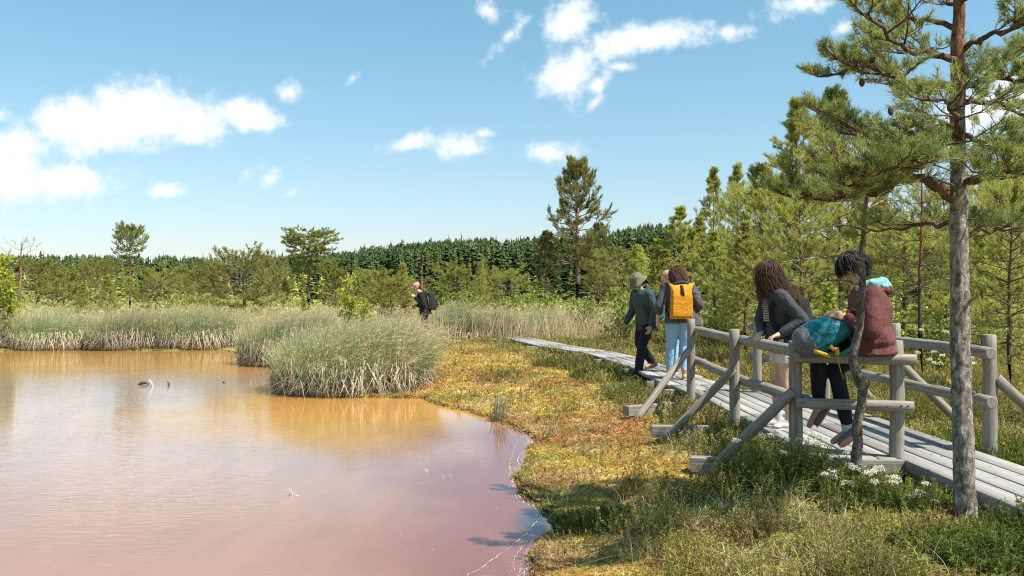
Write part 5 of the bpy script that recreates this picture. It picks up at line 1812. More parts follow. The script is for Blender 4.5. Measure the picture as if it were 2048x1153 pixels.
for pts, rp in (([(1726, 572, 0), (1690, 560, -.05), (1650, 562, -.1), (1600, 566, -.15)], 3.4), ([(1722, 560, 0), (1700, 545, -.2), (1704, 530, -.3)], 1.8), ([(1728, 520, 0), (1700, 510, -.1), (1640, 515, -.2), (1560, 525, -.2)], 3),
                ([(1726, 528, 0), (1705, 520, -.05)], 2.4), ([(1724, 600, 0), (1738, 596, -.05)], 2.2), ([(1718, 622, 0), (1703, 618, -.05)], 2.4), ([(1716, 645, 0), (1700, 640, -.05)], 2.4),
                ([(1714, 660, 0), (1706, 650, -.05)], 2), ([(1722, 790, 0), (1738, 768, -.05), (1742, 775, -.08)], 2.4), ([(1720, 850, 0), (1733, 853, -.05)], 1.8), ([(1730, 460, 0), (1690, 450, .1), (1640, 455, .2)], 2.6),
                ([(1732, 420, 0), (1770, 400, .1), (1800, 402, .2)], 2.4), ([(1735, 380, 0), (1700, 372, -.1), (1660, 378, -.2)], 2.2)):
    spray([sp2(*p) for p in pts], rp / F * SB[1], gw, [], 0, rg, None, 4 if len(pts) > 2 else 2, .25, .3, .8, 5, False, DEAD, .5)
for pts, rp in (([(1738, 360, 0), (1710, 340, .1), (1680, 335, .2)], 2.4), ([(1740, 330, 0), (1775, 310, -.1), (1800, 305, -.2)], 2.2), ([(1742, 300, 0), (1725, 280, .1), (1710, 268, .15)], 2), ([(1732, 410, 0), (1700, 400, .2), (1660, 405, .35)], 2.4)):
    spray([sp2(*p) for p in pts], rp / F * SB[1], gw, shoots, 0, rg, None, 6, .35, .4, .8, 4, True, DEAD * .8, .3)
o = empty('dying_pine', (SB[0], SB[1], .2), 'thin crooked dying pine with dead grey twigs, growing in front of the seated hiker', 'pine')
link('trunk', gw.mesh('trunk', True), M_BARK, o)
V, T, C = crown_geo(shoots, 30, .07, .05, .0036, (.07, .10, .035), (.17, .2, .07), rg, 25, 70)
gcr = Geo()
gcr.add(V, T, C)
link('crown', gcr.mesh('crown'), M_NEEDLE, o)

# ---------------------------------------------------------------- distant forest, one mass
PROF_X = [-400, 0, 200, 400, 520, 650, 720, 800, 900, 1000, 1100, 1250, 1300, 1400, 1500, 1700, 2048, 2500]
PROF_Y = [512, 512, 510, 514, 514, 508, 500, 490, 478, 476, 474, 458, 447, 456, 470, 480, 490, 490]


def forest(name, n, x0, x1, Y0, Y1, c1, c2, label, jit, wid, seed, cap=0):
    rg = np.random.default_rng(seed)
    g = Geo()
    wood = Geo()
    xs = rg.uniform(x0, x1, n)
    f = rg.random(n)
    Ys = Y0 + (Y1 - Y0) * f
    yt = np.interp(xs, PROF_X, PROF_Y) + cap
    yt = yt + np.abs(rg.normal(0, jit, n)) * (1.3 - f) + (1 - f) * jit * 1.2 - (rg.random(n) < .05) * rg.uniform(2, 10, n) + 4 * (vnoise(xs * .03, xs * 0, 5) - .5)
    X = (xs - 1024) / F * Ys
    z0 = gz(X, Ys)
    H = np.maximum(CZ + (HY - yt) / F * Ys - z0, 3.0)
    m = 100
    Rr = H * wid * rg.uniform(.6, 1.6, n)
    spruce = rg.random(n) < .55
    t = (np.arange(m) / m) ** .85
    t = np.broadcast_to(t, (n, m)) + rg.normal(0, .01, (n, m))
    t = np.clip(t, .0, 1)
    a = rg.random((n, m)) * 6.283
    rad = np.where(spruce[:, None], (1 - t) * (.7 + .6 * rg.random((n, m))), np.sqrt(np.clip(1 - (1.5 * t - .5) ** 2, .02, 1)) * (.5 + .6 * rg.random((n, m)))) + .02
    rad = rad * Rr[:, None]
    zb = z0[:, None] + H[:, None] * (.08 + .92 * t)
    ca, sa = np.cos(a), np.sin(a)
    cx, cy = X[:, None], Ys[:, None]
    dz = np.where(spruce[:, None], -.35, .15) * rad
    tip = np.stack([cx + ca * rad, cy + sa * rad, zb + dz], -1)
    root = np.stack([cx + ca * rad * .1, cy + sa * rad * .1, zb + .05 * H[:, None]], -1)
    wv = rad * .45 + .02 * H[:, None] * (1 - t)
    l = np.stack([cx + ca * rad * .6 - sa * wv, cy + sa * rad * .6 + ca * wv, zb + dz * .5], -1)
    r_ = np.stack([cx + ca * rad * .6 + sa * wv, cy + sa * rad * .6 - ca * wv, zb + dz * .5], -1)
    V = np.stack([root, l, tip, r_], 2).reshape(-1, 3)
    k = n * m
    T = (np.arange(k)[:, None, None] * 4 + np.array([[0, 1, 2], [0, 2, 3]])[None]).reshape(-1, 3)
    base = np.asarray(c1) + (np.asarray(c2) - np.asarray(c1)) * rg.random((n, 1, 1)) * np.ones((1, m, 1))
    base = base * (.6 + .8 * rg.random((n, m, 1)))
    g.add(V, T, np.repeat(base, 4, axis=1).reshape(-1, 3))
    o = link(name, g.mesh(name), M_FAR)
    return props(o, label, 'forest', kind='stuff')


M_FAR = leaf_mat('far_foliage', .25, .7, .1)
forest('spruce_forest', 3000, 560, 2500, 120, 190, (.032, .055, .024), (.11, .135, .045), 'dark spruce forest rising behind the tall lone pine', 8, .12, 3)
forest('far_woodland', 1500, -500, 900, 170, 290, (.05, .08, .035), (.14, .17, .06), 'long level conifer woodland on the horizon beyond the pond', 5, .13, 4)
forest('pine_woodland', 170, -300, 720, 92, 150, (.17, .20, .05), (.38, .38, .12), 'olive pine woodland in front of the level forest beyond the pond', 9, .24, 5, 32)
forest('pine_woodland', 70, 640, 1300, 78, 110, (.08, .11, .032), (.23, .25, .07), 'scattered lighter pines along the foot of the dark spruce forest', 12, .24, 6, 62)
# ---------------------------------------------------------------- sedge clumps along the pond
SB1, SM1, ST1 = np.array([.34, .28, .17]), np.array([.115, .27, .095]), np.array([.60, .49, .31])
SDEAD = np.array([.50, .42, .32])


def clump(cx, cy, ax, ay, h, n, ndead, label, seed, w=.009, dark=1.0, group='sedge tussocks along the pond', seeds=.38):
    rg = np.random.default_rng(seed)
    g = Geo()
    a = rg.random(n) * 6.283
    r_ = np.sqrt(rg.random(n))
    x, y = cx + ax * r_ * np.cos(a), cy + ay * r_ * np.sin(a)
    d = shore_d(x, y)
    z = np.maximum(gz(x, y, d), -.02)
    hh = h * (1.08 - .35 * r_ ** 2.5) * rg.uniform(.62, 1.12, n)
    out = np.stack([np.cos(a), np.sin(a), 0 * a], -1)
    lean = out * (.08 + .40 * r_[:, None] ** 3) * rg.uniform(.4, 1.4, (n, 1)) + np.array([.20, .02, 0]) * rg.uniform(.2, 1.6, (n, 1)) + rg.normal(0, .10, (n, 3)) * np.array([1, 1, 0])
    tn = rg.uniform(.5, 1.4, (n, 1)) * dark
    dry = (rg.random((n, 1)) < .17)
    cb = np.where(dry, SDEAD * .8, SB1 * .8) * tn
    cm = np.where(dry, SDEAD * .95, SM1 * (1 + .35 * (rg.random((n, 1)) - .5))) * tn
    sd = (rg.random((n, 1)) < seeds)
    ct = np.where(sd | dry, ST1, SM1 * .45 + ST1 * .55) * rg.uniform(.8, 1.15, (n, 1))
    V, T, C = blades(np.stack([x, y, z], -1), hh, lean, w * rg.uniform(.7, 1.3, n), 5, cb, cm, ct, rg)
    g.add(V, T, C)
    ns = n // 5                                  # drooping feathery seed heads
    i = rg.integers(0, n, ns)
    tip = np.stack([x, y, z], -1)[i] + np.array([0, 0, 1.]) * hh[i, None] * .82 + lean[i] * hh[i, None] * .8
    dd = nrm(lean[i] + np.array([.5, 0, .35]) + rg.normal(0, .25, (ns, 3)))
    V, T = needles(tip, dd, 9, .16, .05, .008, 10, 45, rg)
    g.add(V, T, np.repeat(np.array([.60, .48, .31]) * rg.uniform(.75, 1.15, (ns, 1)), 27, axis=0))
    # dead collapsed leaves round the foot
    m = ndead
    a = rg.random(m) * 6.283
    r_ = .82 + .24 * rg.random(m)
    x, y = cx + ax * r_ * np.cos(a), cy + ay * r_ * np.sin(a)
    z = np.maximum(gz(x, y), 0) + rg.uniform(.0, .2, m)
    out = np.stack([np.cos(a), np.sin(a), 0 * a], -1)
    hd = rg.uniform(.16, .50, m) * h * (.45 + 1.1 * vnoise(a * 3.3, a * 0, seed))
    kind = rg.random((m, 1)) < .55
    lean = np.where(kind, out * rg.uniform(.3, 1.0, (m, 1)), rg.normal(0, .5, (m, 3)) * np.array([1, 1, 0])) + rg.normal(0, .25, (m, 3)) * np.array([1, 1, 0])
    V, T, C = blades(np.stack([x, y, z], -1), hd, lean, w * 1.35, 4, SDEAD * .7 * (dt := rg.uniform(.4, 1.15, (m, 1))), SDEAD * dt, SDEAD * dt * 1.1, rg, sag=.9)
    g.add(V, T, C)
    m = ndead
    a = rg.random(m) * 6.283
    r_ = .75 + .22 * rg.random(m)
    x, y = cx + ax * r_ * np.cos(a), cy + ay * r_ * np.sin(a)
    P0 = np.stack([x, y, rg.uniform(.25, .5, m) * h], -1)
    out = np.stack([np.cos(a), np.sin(a), 0 * a], -1)
    P1 = P0 + out * rg.uniform(.1, .35, (m, 1)) * h * .5 + rg.normal(0, .06, (m, 3))
    P2 = P0 + out * rg.uniform(.2, .45, (m, 1)) * h * .5 + rg.normal(0, .12, (m, 3))
    P2[:, 2] = rg.uniform(-.03, .06, m)
    s = nrm(np.cross(out, [0, 0, 1.])) * w * .65
    V = np.stack([P0 - s, P0 + s, P1 - s, P1 + s, P2], 1).reshape(-1, 3)
    T = (np.arange(m)[:, None, None] * 5 + np.array([[0, 1, 3], [0, 3, 2], [2, 3, 4]])[None]).reshape(-1, 3)
    g.add(V, T, np.repeat(SDEAD * rg.uniform(.6, 1.15, (m, 1)), 5, axis=0))
    o = link('sedge_clump', g.mesh('sedge_clump'), M_SEDGE)
    return props(o, label, 'sedge', group)


clump(-2.74, 15.75, 1.30, 1.5, 1.06, 7600, 1500, 'largest sedge clump, domed and blue-green, jutting into the middle of the pond edge', 101, .0125)
clump(-5.05, 21.6, 1.35, 1.25, 1.1, 5200, 1300, 'second sedge clump, standing in the water just behind the largest one', 102, .014, .85)
clump(-9.6, 27.9, 1.5, 1.2, 1.15, 3200, 1000, 'green sedge clump on the far bank nearest the second clump', 103, .015)
clump(-11.6, 27.6, 1.3, 1.2, 1.1, 2600, 900, 'sedge clump in the middle of the far pond bank', 104, .015)
clump(-13.9, 27.6, 1.5, 1.2, 1.1, 2600, 900, 'sedge clump towards the photo edge on the far pond bank', 105, .015, 1.1)
clump(-16.3, 27.0, 1.5, 1.2, 1.1, 2400, 800, 'sedge clump at the very edge of the photo on the far bank', 106, .015, 1.1)
clump(-1.75, 28.0, .8, 1.0, 1.15, 2200, 500, 'dark green sedge clump below the walker in black', 107, .014, .72, seeds=.2)
clump(-.55, 28.6, .55, .8, 1.0, 1400, 400, 'dark narrow sedge clump beside the end of the boardwalk', 108, .014, .72, seeds=.2)
clump(.95, 31.0, .8, .8, 1.0, 1400, 400, 'brownish sedge clump beyond the boardwalk bend', 109, .014, .85, seeds=.6)
clump(-.16, 11.6, .10, .10, .5, 46, 14, 'small tuft of upright sedge at the corner of the mossy shore', 110, .010, 1.15, seeds=.1)

# the tall pale sedge meadow behind them
rg = np.random.default_rng(120)
n = 62000
Y = 14.5 * np.exp(rg.random(n) * math.log(75 / 14.5))
X = rg.uniform(-.62, .34, n) * Y
d = shore_d(X, Y)
wl = np.interp(Y, DL[:, 0], DL[:, 1])
west = np.where(Y < 26.5, X < np.interp(Y, [14.5, 16, 18, 20, 22, 24, 26.5], [-1.7, -1.75, -1.9, -2.1, -2.2, -2.1, -1.3]), True)
east = np.where(Y > 26.5, X < (.14 + .12 * fbm(X * .3, Y * .3, 5)) * Y, True)
ok = (d > .25) & west & east & ~((X < -3.4) & (Y < 22.6)) & (fbm(X * .25, Y * .25, 77) > .22 + .0055 * np.maximum(Y - 34, 0))
X, Y, d = X[ok], Y[ok], d[ok]
n = len(X)
P = np.stack([X, Y, gz(X, Y, d)], -1)
h = (.98 - .22 * sst(28, 45, Y)) * rg.uniform(.55, 1.15, n) * (.75 + .5 * fbm(X * .5, Y * .5, 78))
lean = np.array([.22, 0, 0]) * rg.uniform(.1, 1.8, (n, 1)) + rg.normal(0, .2, (n, 3)) * np.array([1, 1, 0])
gr = sst(.58, .80, fbm(X * .35, Y * .5, 79))[:, None]
tn = rg.uniform(.75, 1.2, (n, 1))
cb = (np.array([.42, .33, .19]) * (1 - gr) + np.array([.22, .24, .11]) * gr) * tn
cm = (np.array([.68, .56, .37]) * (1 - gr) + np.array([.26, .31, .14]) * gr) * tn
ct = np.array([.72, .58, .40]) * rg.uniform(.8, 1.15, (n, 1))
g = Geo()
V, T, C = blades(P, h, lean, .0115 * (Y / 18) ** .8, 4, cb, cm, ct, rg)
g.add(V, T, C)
ns = 9000
i = rg.integers(0, n, ns)
tip = P[i] + np.array([0, 0, 1.]) * h[i, None] * .85 + lean[i] * h[i, None] * .8
V, T = needles(tip, nrm(lean[i] + np.array([.5, 0, .3]) + rg.normal(0, .3, (ns, 3))), 6, .15, .05, .010 * (Y[i] / 20), 10, 45, rg)
g.add(V, T, np.repeat(np.array([.62, .50, .34]) * rg.uniform(.75, 1.15, (ns, 1)), 18, axis=0))
props(link('sedge_meadow', g.mesh('sedge_meadow'), M_SEDGE), 'tall pale tan sedge meadow behind the pond clumps', 'sedge', kind='stuff')

# ---------------------------------------------------------------- low cover over the bog


def field(n, y0, y1, x0=-.62, x1=.62, seed=1):
    rg = np.random.default_rng(seed)
    Y = y0 * np.exp(rg.random(n) * math.log(y1 / y0))
    X = rg.uniform(x0, x1, n) * Y
    d = shore_d(X, Y)
    foot_ = np.zeros(len(X), bool)
    for fx_, fy_ in ((1.40, 10.72), (1.46, 9.12), (1.50, 7.36)):
        foot_ |= (X > fx_ - .3) & (X < fx_ + .45) & (Y > fy_ - .75) & (Y < fy_ + .12) & (rg.random(len(X)) < .8) & (seed != 201)
    ok = (d > (-.03 if seed == 201 else 0)) & ~foot_ & ~on_deck(X, Y, .02)
    X, Y, d = X[ok], Y[ok], d[ok]
    return X, Y, d, gz(X, Y, d), rg


# sphagnum
X, Y, d, Z, rg = field(150000, 4.4, 27, -.2, .35, 201)
ok = (rg.random(len(X)) < moss_w(X, Y) * .97 + .1)
X, Y, d, Z = X[ok], Y[ok], d[ok], Z[ok]
n = len(X)
s = (Y / 8) ** .75
V, T = needles(np.stack([X, Y, np.maximum(Z - .008, -.004)], -1), np.array([0, 0, 1.]) + rg.normal(0, .25, (n, 3)), 7, .018 * s, .024 * s, .0075 * s, 35, 85, rg)
cc = moss_col(X, Y) * rg.uniform(.6, 1.35, (n, 1)) * (1 + rg.normal(0, .06, (n, 3)))
g = Geo()
g.add(V, T, np.repeat(cc, 21, axis=0))
props(link('sphagnum_moss', g.mesh('sphagnum_moss'), M_HEATH), 'orange, yellow and rust sphagnum moss carpet between the pond and the boardwalk', 'moss', kind='stuff')
print('moss', n)

# heather and crowberry sprigs
X, Y, d, Z, rg = field(125000, 4.3, 34, -.25, .64, 202)
m = moss_w(X, Y)
dens = (1 - m) + m * (.05 + .8 * sst(.66, .74, fbm(X * 1.2, Y * 1.2, 88)))
clumpy = sst(.34, .62, fbm(X * 2.3, Y * 2.3, 81))
ok = (rg.random(len(X)) < dens * (.25 + .75 * clumpy)) & (d > .12) & ~((Y > 27) & (X < 3))
X, Y, d, Z, clumpy = X[ok], Y[ok], d[ok], Z[ok], clumpy[ok]
n = len(X)
s = (Y / 8) ** .6
hgt = (.05 + .15 * clumpy * rg.uniform(.5, 1.3, n)) * np.where(moss_w(X, Y) > .5, .75, 1.0)
D = np.array([0, 0, 1.]) + rg.normal(0, .33, (n, 3))
hc = heath_col(X, Y)
hgt = hgt * np.where((X > 1.85) & (X < 3.0) & (Y < 6.62), .5, 1.0)
deadm = (rg.random((n, 1)) < .16)
V, T = needles(np.stack([X, Y, Z], -1), D, 17, hgt, .022 * s, .0088 * s, 25, 70, rg)
cc = np.where(deadm, np.array([.40, .29, .17]), hc) * rg.uniform(.5, 1.5, (n, 1))
g = Geo()
g.add(V, T, np.repeat(cc, 51, axis=0))
V, T, C = blades(np.stack([X, Y, Z - .02], -1), hgt * 1.05, D * np.array([1, 1, 0]), .004 * s, 2, np.array([.13, .09, .06]), np.array([.13, .09, .06]), np.array([.15, .12, .06]), rg)
g.add(V, T, C)
props(link('heath_cover', g.mesh('heath_cover'), M_HEATH), 'low heather and crowberry covering the bog around the boardwalk', 'heath', kind='stuff')
print('heath', n)

# thin wispy grasses
X, Y, d, Z, rg = field(34000, 4.2, 40, -.15, .64, 203)
m = moss_w(X, Y)
gcl = sst(.45, .65, fbm(X * 1.1, Y * 1.1, 91))
ok = (rg.random(len(X)) < ((1 - m) * (.35 + .65 * gcl) + m * (.05 + .30 * gcl)) + .35 * (d < .16)) & (d > .02)
X, Y, d, Z = X[ok], Y[ok], d[ok], Z[ok]
n = len(X)
h = rg.uniform(.06, .10, n) + .14 * rg.random(n) ** 3 * np.where(moss_w(X, Y) > .5, .55, 1.0)
lean = rg.normal(0, .45, (n, 3)) * np.array([1, 1, 0]) + np.array([.1, 0, 0])
pale = rg.random((n, 1)) < .5
cm = np.where(pale, np.array([.58, .50, .28]), np.array([.30, .33, .085])) * rg.uniform(.5, 1.3, (n, 1))
ct = np.where(pale, np.array([.64, .56, .35]), np.array([.46, .43, .16])) * rg.uniform(.8, 1.2, (n, 1))
V, T, C = blades(np.stack([X, Y, Z - .01], -1), h, lean, .0047 * (Y / 7) ** .7, 4, cm * .7, cm, ct, rg, sag=.45)
g = Geo()
g.add(V, T, C)
props(link('bog_grass', g.mesh('bog_grass'), M_HEATH), 'thin pale grass standing through the heather and moss', 'grass', kind='stuff')
tx, ty = [], []
for (x_, y_, k_) in ((1.42, 6.0, 90), (1.05, 5.55, 80), (1.75, 5.5, 70), (1.2, 4.9, 80), (.75, 5.2, 50), (1.9, 6.3, 60), (.95, 6.6, 50), (1.55, 4.75, 80), (1.45, 8.1, 60), (1.75, 9.7, 50), (.5, 7.1, 40), (.45, 10.2, 50), (1.3, 13.2, 50), (4.1, 8.4, 60), (4.6, 7.4, 60)):
    tx.append(x_ + rg.normal(0, .09, k_))
    ty.append(y_ + rg.normal(0, .09, k_))
tx, ty = np.concatenate(tx), np.concatenate(ty)
k_ = len(tx)
lean = rg.normal(0, .75, (k_, 3)) * np.array([1, 1, 0]) + np.array([.15, 0, 0])
cm = np.where(rg.random((k_, 1)) < .6, np.array([.62, .55, .38]), np.array([.33, .36, .10])) * rg.uniform(.6, 1.2, (k_, 1))
V, T, C = blades(np.stack([tx, ty, gz(tx, ty) - .01], -1), rg.uniform(.15, .34, k_), lean, .0055, 5, cm * .7, cm, cm * 1.15, rg, sag=.6)
g.add(V, T, C)
bpy.data.objects['bog_grass'].data = g.mesh('bog_grass')
bpy.data.objects['bog_grass'].data.materials.append(M_HEATH)
print('grass', n)

# low bushes over the open bog
X, Y, d, Z, rg = field(15000, 24, 150, -.62, .64, 204)
ok = (fbm(X * .16, Y * .16, 93) > .34) & (d > 1.5) & ((Y > 30) | (X > 4))
X, Y, Z = X[ok], Y[ok], Z[ok]
n = len(X)
hs = rg.uniform(.35, 1.05, n) * (.6 + .8 * fbm(X * .1, Y * .1, 94))
D = np.array([0, 0, 1.]) + rg.normal(0, .4, (n, 3))
c0 = np.array([.28, .32, .07]) + (np.array([.50, .48, .16]) - np.array([.28, .32, .07])) * rg.random((n, 1))
c0 = np.where(fbm(X * .12, Y * .12, 95)[:, None] > .55, np.array([.56, .50, .27]) * rg.uniform(.8, 1.1, (n, 1)), c0)
V, T = needles(np.stack([X, Y, Z], -1), D, 22, hs, .16 * (Y / 40) ** .35, .045 * (Y / 40) ** .6, 30, 80, rg)
g = Geo()
g.add(V, T, np.repeat(c0 * rg.uniform(.7, 1.25, (n, 1)), 66, axis=0))
props(link('bog_shrub_cover', g.mesh('bog_shrub_cover'), M_HEATH), 'low yellow-green shrub growth over the open bog', 'shrub cover', kind='stuff')

# low pale pine scrub between the sedge and the woods
rg = np.random.default_rng(230)
n = 240
Y = 36 * np.exp(rg.random(n) * math.log(105 / 36))
X = rg.uniform(-.62, .16, n) * Y
ok = fbm(X * .07, Y * .07, 96) > .36
X, Y = X[ok], Y[ok]
n = len(X)
Hs = rg.uniform(.7, 1.9, n) * (.6 + .8 * fbm(X * .05, Y * .05, 97))
k = 46
a = rg.random((n, k)) * 6.283
ph = rg.random((n, k))
rr_ = Hs[:, None] * .55 * np.sqrt(rg.random((n, k))) * np.sqrt(np.clip(1.15 - ph, 0, 1))
P = np.stack([X[:, None] + rr_ * np.cos(a), Y[:, None] + rr_ * np.sin(a), gz(X, Y)[:, None] + Hs[:, None] * (.05 + .85 * ph)], -1).reshape(-1, 3)
D = np.stack([np.cos(a) * .6, np.sin(a) * .6, np.full((n, k), .8)], -1).reshape(-1, 3) + rg.normal(0, .25, (n * k, 3))
V, T = needles(P, D, 16, np.repeat(Hs * .13, k), np.repeat(Hs * .075, k), np.repeat(.03 * (Y / 50) ** .5, k), 25, 65, rg)
c0 = np.array([.30, .32, .09]) + (np.array([.58, .55, .22]) - np.array([.30, .32, .09])) * rg.random((n, 1, 1))
c0 = (c0 * rg.uniform(.6, 1.25, (n, k, 1))).reshape(-1, 3)
g = Geo()
g.add(V, T, np.repeat(c0, 48, axis=0))
props(link('pine_scrub', g.mesh('pine_scrub'), M_NEEDLE), 'low pale pine scrub dotted over the open bog beyond the sedge', 'scrub', kind='stuff')

# ---------------------------------------------------------------- heather bushes and flowering marsh tea one can tell apart


def bush(name, x, y, rx, ry, h, n, label, cat, c1, c2, seed, group, flowers=(), leaf=.024, w=.007):
    rg = np.random.default_rng(seed)
    z0 = float(gz(x, y))
    o = empty(name, (x, y, z0), label, cat, group)
    a = rg.random(n) * 6.283
    r_ = np.sqrt(rg.random(n))
    P = np.stack([rx * r_ * np.cos(a), ry * r_ * np.sin(a), rg.uniform(0, .3, n) * h * (1 - r_ ** 2)], -1)
    D = nrm(np.stack([np.cos(a) * r_ * .6, np.sin(a) * r_ * .6, np.ones(n)], -1) + rg.normal(0, .2, (n, 3)))
    ln = h * (1 - .45 * r_ ** 2) * rg.uniform(.45, 1.05, n) - P[:, 2] * .6
    V, T = needles(P, D, 34, ln, leaf, w, 30, 75, rg)
    cc = np.asarray(c1) + (np.asarray(c2) - np.asarray(c1)) * rg.random((n, 1))
    g = Geo()
    g.add(V, T, np.repeat(cc * rg.uniform(.75, 1.25, (n, 1)), 102, axis=0))
    link('foliage', g.mesh('foliage'), M_HEATH, o)
    g = Geo()
    V, T, C = blades(P, ln * .98, D * np.array([1, 1, 0]), .005, 2, np.array([.14, .09, .06]), np.array([.14, .09, .06]), np.array([.14, .10, .05]), rg)
    g.add(V, T, C)
    link('stem', g.mesh('stem'), M_HEATH, o)
    for (fx, fy) in flowers:
        # a flower head at the photo position, at this bush's own depth
        Yf = y + rg.uniform(-.6, .6) * ry
        p = Vector(((fx - 1024) / F * Yf, Yf, CZ - (fy - HY) / F * Yf)) - Vector((x, y, z0))
        g = Geo()
        k = 46
        u = nrm(rg.normal(size=(k, 3)) + np.array([0, 0, .55]))
        rad = .019 * rg.uniform(.85, 1.25)
        pts = np.array(p) + u * rad * np.array([1.35, 1.35, .7]) * rg.uniform(.45, 1.3, (k, 1))
        V, T = needles(pts, u + rg.normal(0, .3, (k, 3)), 5, .003, .008, .0065, 40, 88, rg)
        g.add(V, T, np.array([.82, .81, .74]))
        V, T = tube([np.array(p) - np.array([0, 0, .16]), np.array(p) - np.array([rg.normal(0, .01), 0, .08]), np.array(p)], [.003, .0025, .002], 4)
        g.add(V, T, np.array([.16, .12, .06]))
        link('flower_head', g.mesh('flower_head'), M_HEATH, o)
    return o


GF = 'flowering marsh tea beside the bay'
GH = 'dark heather bushes'
TC1, TC2 = (.085, .125, .032), (.25, .28, .065)
bush('marsh_tea', 2.00, 6.72, .42, .28, .42, 420, 'tall white-flowered marsh tea against the corner post of the pond-side railing', 'shrub', TC1, TC2, 301, GF,
     [(1523, 872), (1541, 871), (1567, 880), (1597, 881), (1615, 868), (1588, 914), (1566, 905), (1634, 872), (1550, 868), (1580, 935)])
bush('marsh_tea', 2.28, 6.28, .30, .22, .26, 260, 'white-flowered marsh tea at the foot of the thin crooked pine', 'shrub', TC1, TC2, 302, GF,
     [(1654, 950), (1663, 943), (1692, 904), (1698, 930), (1706, 936), (1713, 938), (1722, 930), (1686, 965), (1702, 966), (1668, 955), (1648, 948)])
bush('marsh_tea', 2.52, 6.05, .28, .22, .24, 220, 'white-flowered marsh tea in front of the bay step', 'shrub', TC1, TC2, 303, GF,
     [(1735, 947), (1745, 943), (1752, 940), (1757, 937), (1749, 964), (1780, 957), (1785, 966), (1789, 955), (1740, 982), (1793, 960)])
bush('marsh_tea', 2.60, 5.75, .30, .2, .22, 190, 'white-flowered marsh tea nearest the big pine trunk', 'shrub', TC1, TC2, 304, GF,
     [(1815, 992), (1833, 990), (1836, 985), (1850, 968), (1866, 1004), (1820, 994)])
bush('marsh_tea', 1.62, 6.5, .2, .2, .2, 90, 'small marsh tea with one white head in the grass below the third brace foot', 'shrub', TC1, TC2, 305, GF, [(1463, 1023), (1310, 1085), (1471, 881)])
bush('marsh_tea', 4.7, 9.9, .8, .6, .3, 320, 'marsh tea dotted with white heads beyond the landward railing', 'shrub', (.10, .12, .03), (.22, .21, .06), 306, GF,
     [(1866, 704), (1884, 712), (1834, 706), (1868, 726), (1880, 728), (1942, 714), (1946, 727), (1892, 664), (1858, 720), (1842, 660)])
HC1, HC2 = (.08, .115, .03), (.23, .25, .06)
bush('heather_bush', 2.04, 6.66, .42, .3, .36, 500, 'dark green heather bush below the corner post and under the third brace', 'heather', HC1, HC2, 311, GH)
bush('heather_bush', 2.06, 8.3, .26, .5, .26, 340, 'dark heather bush under the second brace', 'heather', HC1, HC2, 312, GH)
bush('heather_bush', 1.66, 12.7, .32, .7, .25, 400, 'dark heather bush beside the boardwalk short of the first brace', 'heather', HC1, HC2, 313, GH)
bush('heather_bush', 1.55, 15.6, .55, .9, .3, 480, 'dark heather hummock below the walker in the bucket hat', 'heather', HC1, HC2, 314, GH)
bush('heather_bush', .95, 17.6, .55, .9, .26, 420, 'olive heather hummock on the pond side of the curving boardwalk', 'heather', (.08, .09, .03), (.18, .18, .05), 315, GH)
bush('heather_bush', 3.05, 5.0, .45, .4, .26, 520, 'dark green heather bush at the foot of the big pine, by the photo edge', 'heather', HC1, (.15, .19, .035), 316, GH)
bush('heather_bush', 2.5, 5.0, .4, .25, .15, 380, 'dark heather bush in front of the big pine trunk', 'heather', HC1, HC2, 317, GH)
bush('heather_bush', 2.62, 4.72, .4, .28, .17, 460, 'low dark heather in the corner of the photo nearest the camera', 'heather', HC1, (.16, .21, .04), 322, GH)
bush('heather_bush', 3.95, 7.6, .4, .8, .3, 520, 'fresh green heather along the landward side of the walkway', 'heather', (.08, .11, .02), (.2, .22, .04), 318, GH)
bush('heather_bush', 4.2, 6.6, .45, .5, .32, 420, 'green heather bush at the foot of the near landward post', 'heather', (.07, .10, .02), (.19, .21, .04), 319, GH)
bush('heather_bush', 4.1, 9.4, .45, .8, .3, 480, 'yellow-green heather behind the middle landward post', 'heather', (.09, .11, .025), (.22, .22, .05), 320, GH)
bush('heather_bush', .62, 6.2, .35, .35, .14, 260, 'low heather tongue at the dark inlet of the shore', 'heather', HC1, HC2, 321, GH)

# sticks in the water and on the moss


def stick(name, pts, w, label, cat, mat):
    V, T = tube(pts, w, 6, True)
    g = Geo()
    g.add(V, T, (1, 1, 1))
    return props(link(name, g.mesh(name, True), mat), label, cat, 'dead wood in the pond')


M_STK = plain_mat('wet_stick', (.12, .075, .04), .5)
M_STKP = plain_mat('bleached_stick', (.55, .52, .46), .7)


def wp(x, y, z=0.0):
    Yd = F * (CZ - z) / (y - HY)
    return np.array([(x - 1024) / F * Yd, Yd, z])


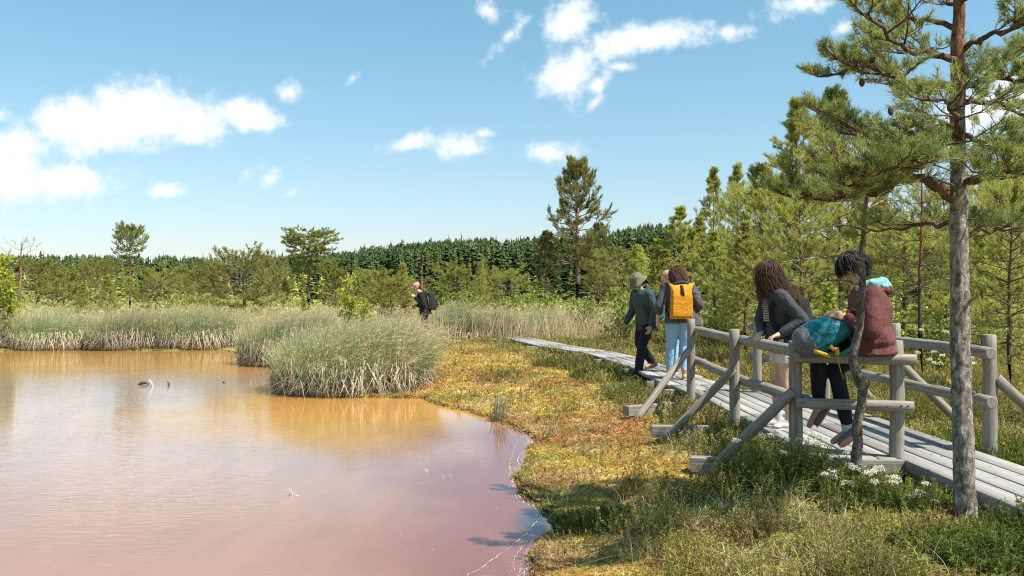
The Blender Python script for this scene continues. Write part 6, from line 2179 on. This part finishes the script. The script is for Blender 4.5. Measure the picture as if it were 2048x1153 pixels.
p = wp(287, 770)
stick('driftwood', [p + (-.09, 0, .0), p + (-.02, 0, .035), p + (.05, 0, .04), p + (.10, 0, .01)], [.015, .03, .028, .012], 'dark rounded stub of driftwood at the start of the row in the pond', 'driftwood', M_STK)
p = wp(304, 773)
stick('driftwood', [p + (.03, 0, -.05), p + (.0, 0, .05), p + (-.05, 0, .12)], [.02, .018, .014], 'pale bleached stick standing askew in the pond', 'driftwood', M_STKP)
p = wp(338, 772)
stick('driftwood', [p + (.0, 0, -.05), p + (.0, 0, .05), p + (-.02, 0, .085)], [.018, .018, .008], 'short brown peg of wood sticking up in the pond', 'driftwood', M_STK)
p = wp(448, 766)
stick('driftwood', [p + (-.03, 0, -.02), p + (0, 0, .025), p + (.03, 0, .0)], [.015, .018, .01], 'tiny brown knob of wood near the second sedge clump', 'driftwood', M_STK)
p = wp(587, 992)
g = Geo()
for q in ([(0, 0, -.03), (-.008, 0, .03), (-.035, 0, .065)], [(0, 0, -.02), (.01, 0, .03), (.02, 0, .05)], [(-.04, .02, -.01), (-.03, .01, .012), (.0, 0, .02)], [(.05, .01, -.005), (.02, 0, .008), (-.02, 0, .012)]):
    V, T = tube([p + np.array(r_) for r_ in q], [.004, .004, .002], 5)
    g.add(V, T, (1, 1, 1))
props(link('twig', g.mesh('twig'), M_STKP), 'small forked twig standing alone in the near water', 'twig', 'dead wood in the pond')
for (x, y, lab) in ((862, 945, 'short bent stem poking out of the violet water'), (890, 957, 'cluster of three tiny stems in the violet water'), (1028, 940, 'pale stalk floating close to the foam line')):
    p = wp(x, y)
    g = Geo()
    for i in range(3):
        e = p + np.array([random.uniform(-.05, .05), random.uniform(-.05, .05), 0])
        V, T = tube([e + np.array([0, 0, -.02]), e + np.array([.01, 0, .015]), e + np.array([random.uniform(-.03, .03), 0, .03])], [.003, .003, .0015], 4)
        g.add(V, T, (1, 1, 1))
    props(link('twig', g.mesh('twig'), M_STKP), lab, 'twig', 'dead wood in the pond')
pa, pb = wp(1160, 822, .12), wp(1200, 806, .14)
stick('twig', [pa, (pa + pb) / 2 + (0, 0, .02), pb], [.006, .008, .005], 'pale fallen twig lying on the orange moss', 'twig', M_STKP)
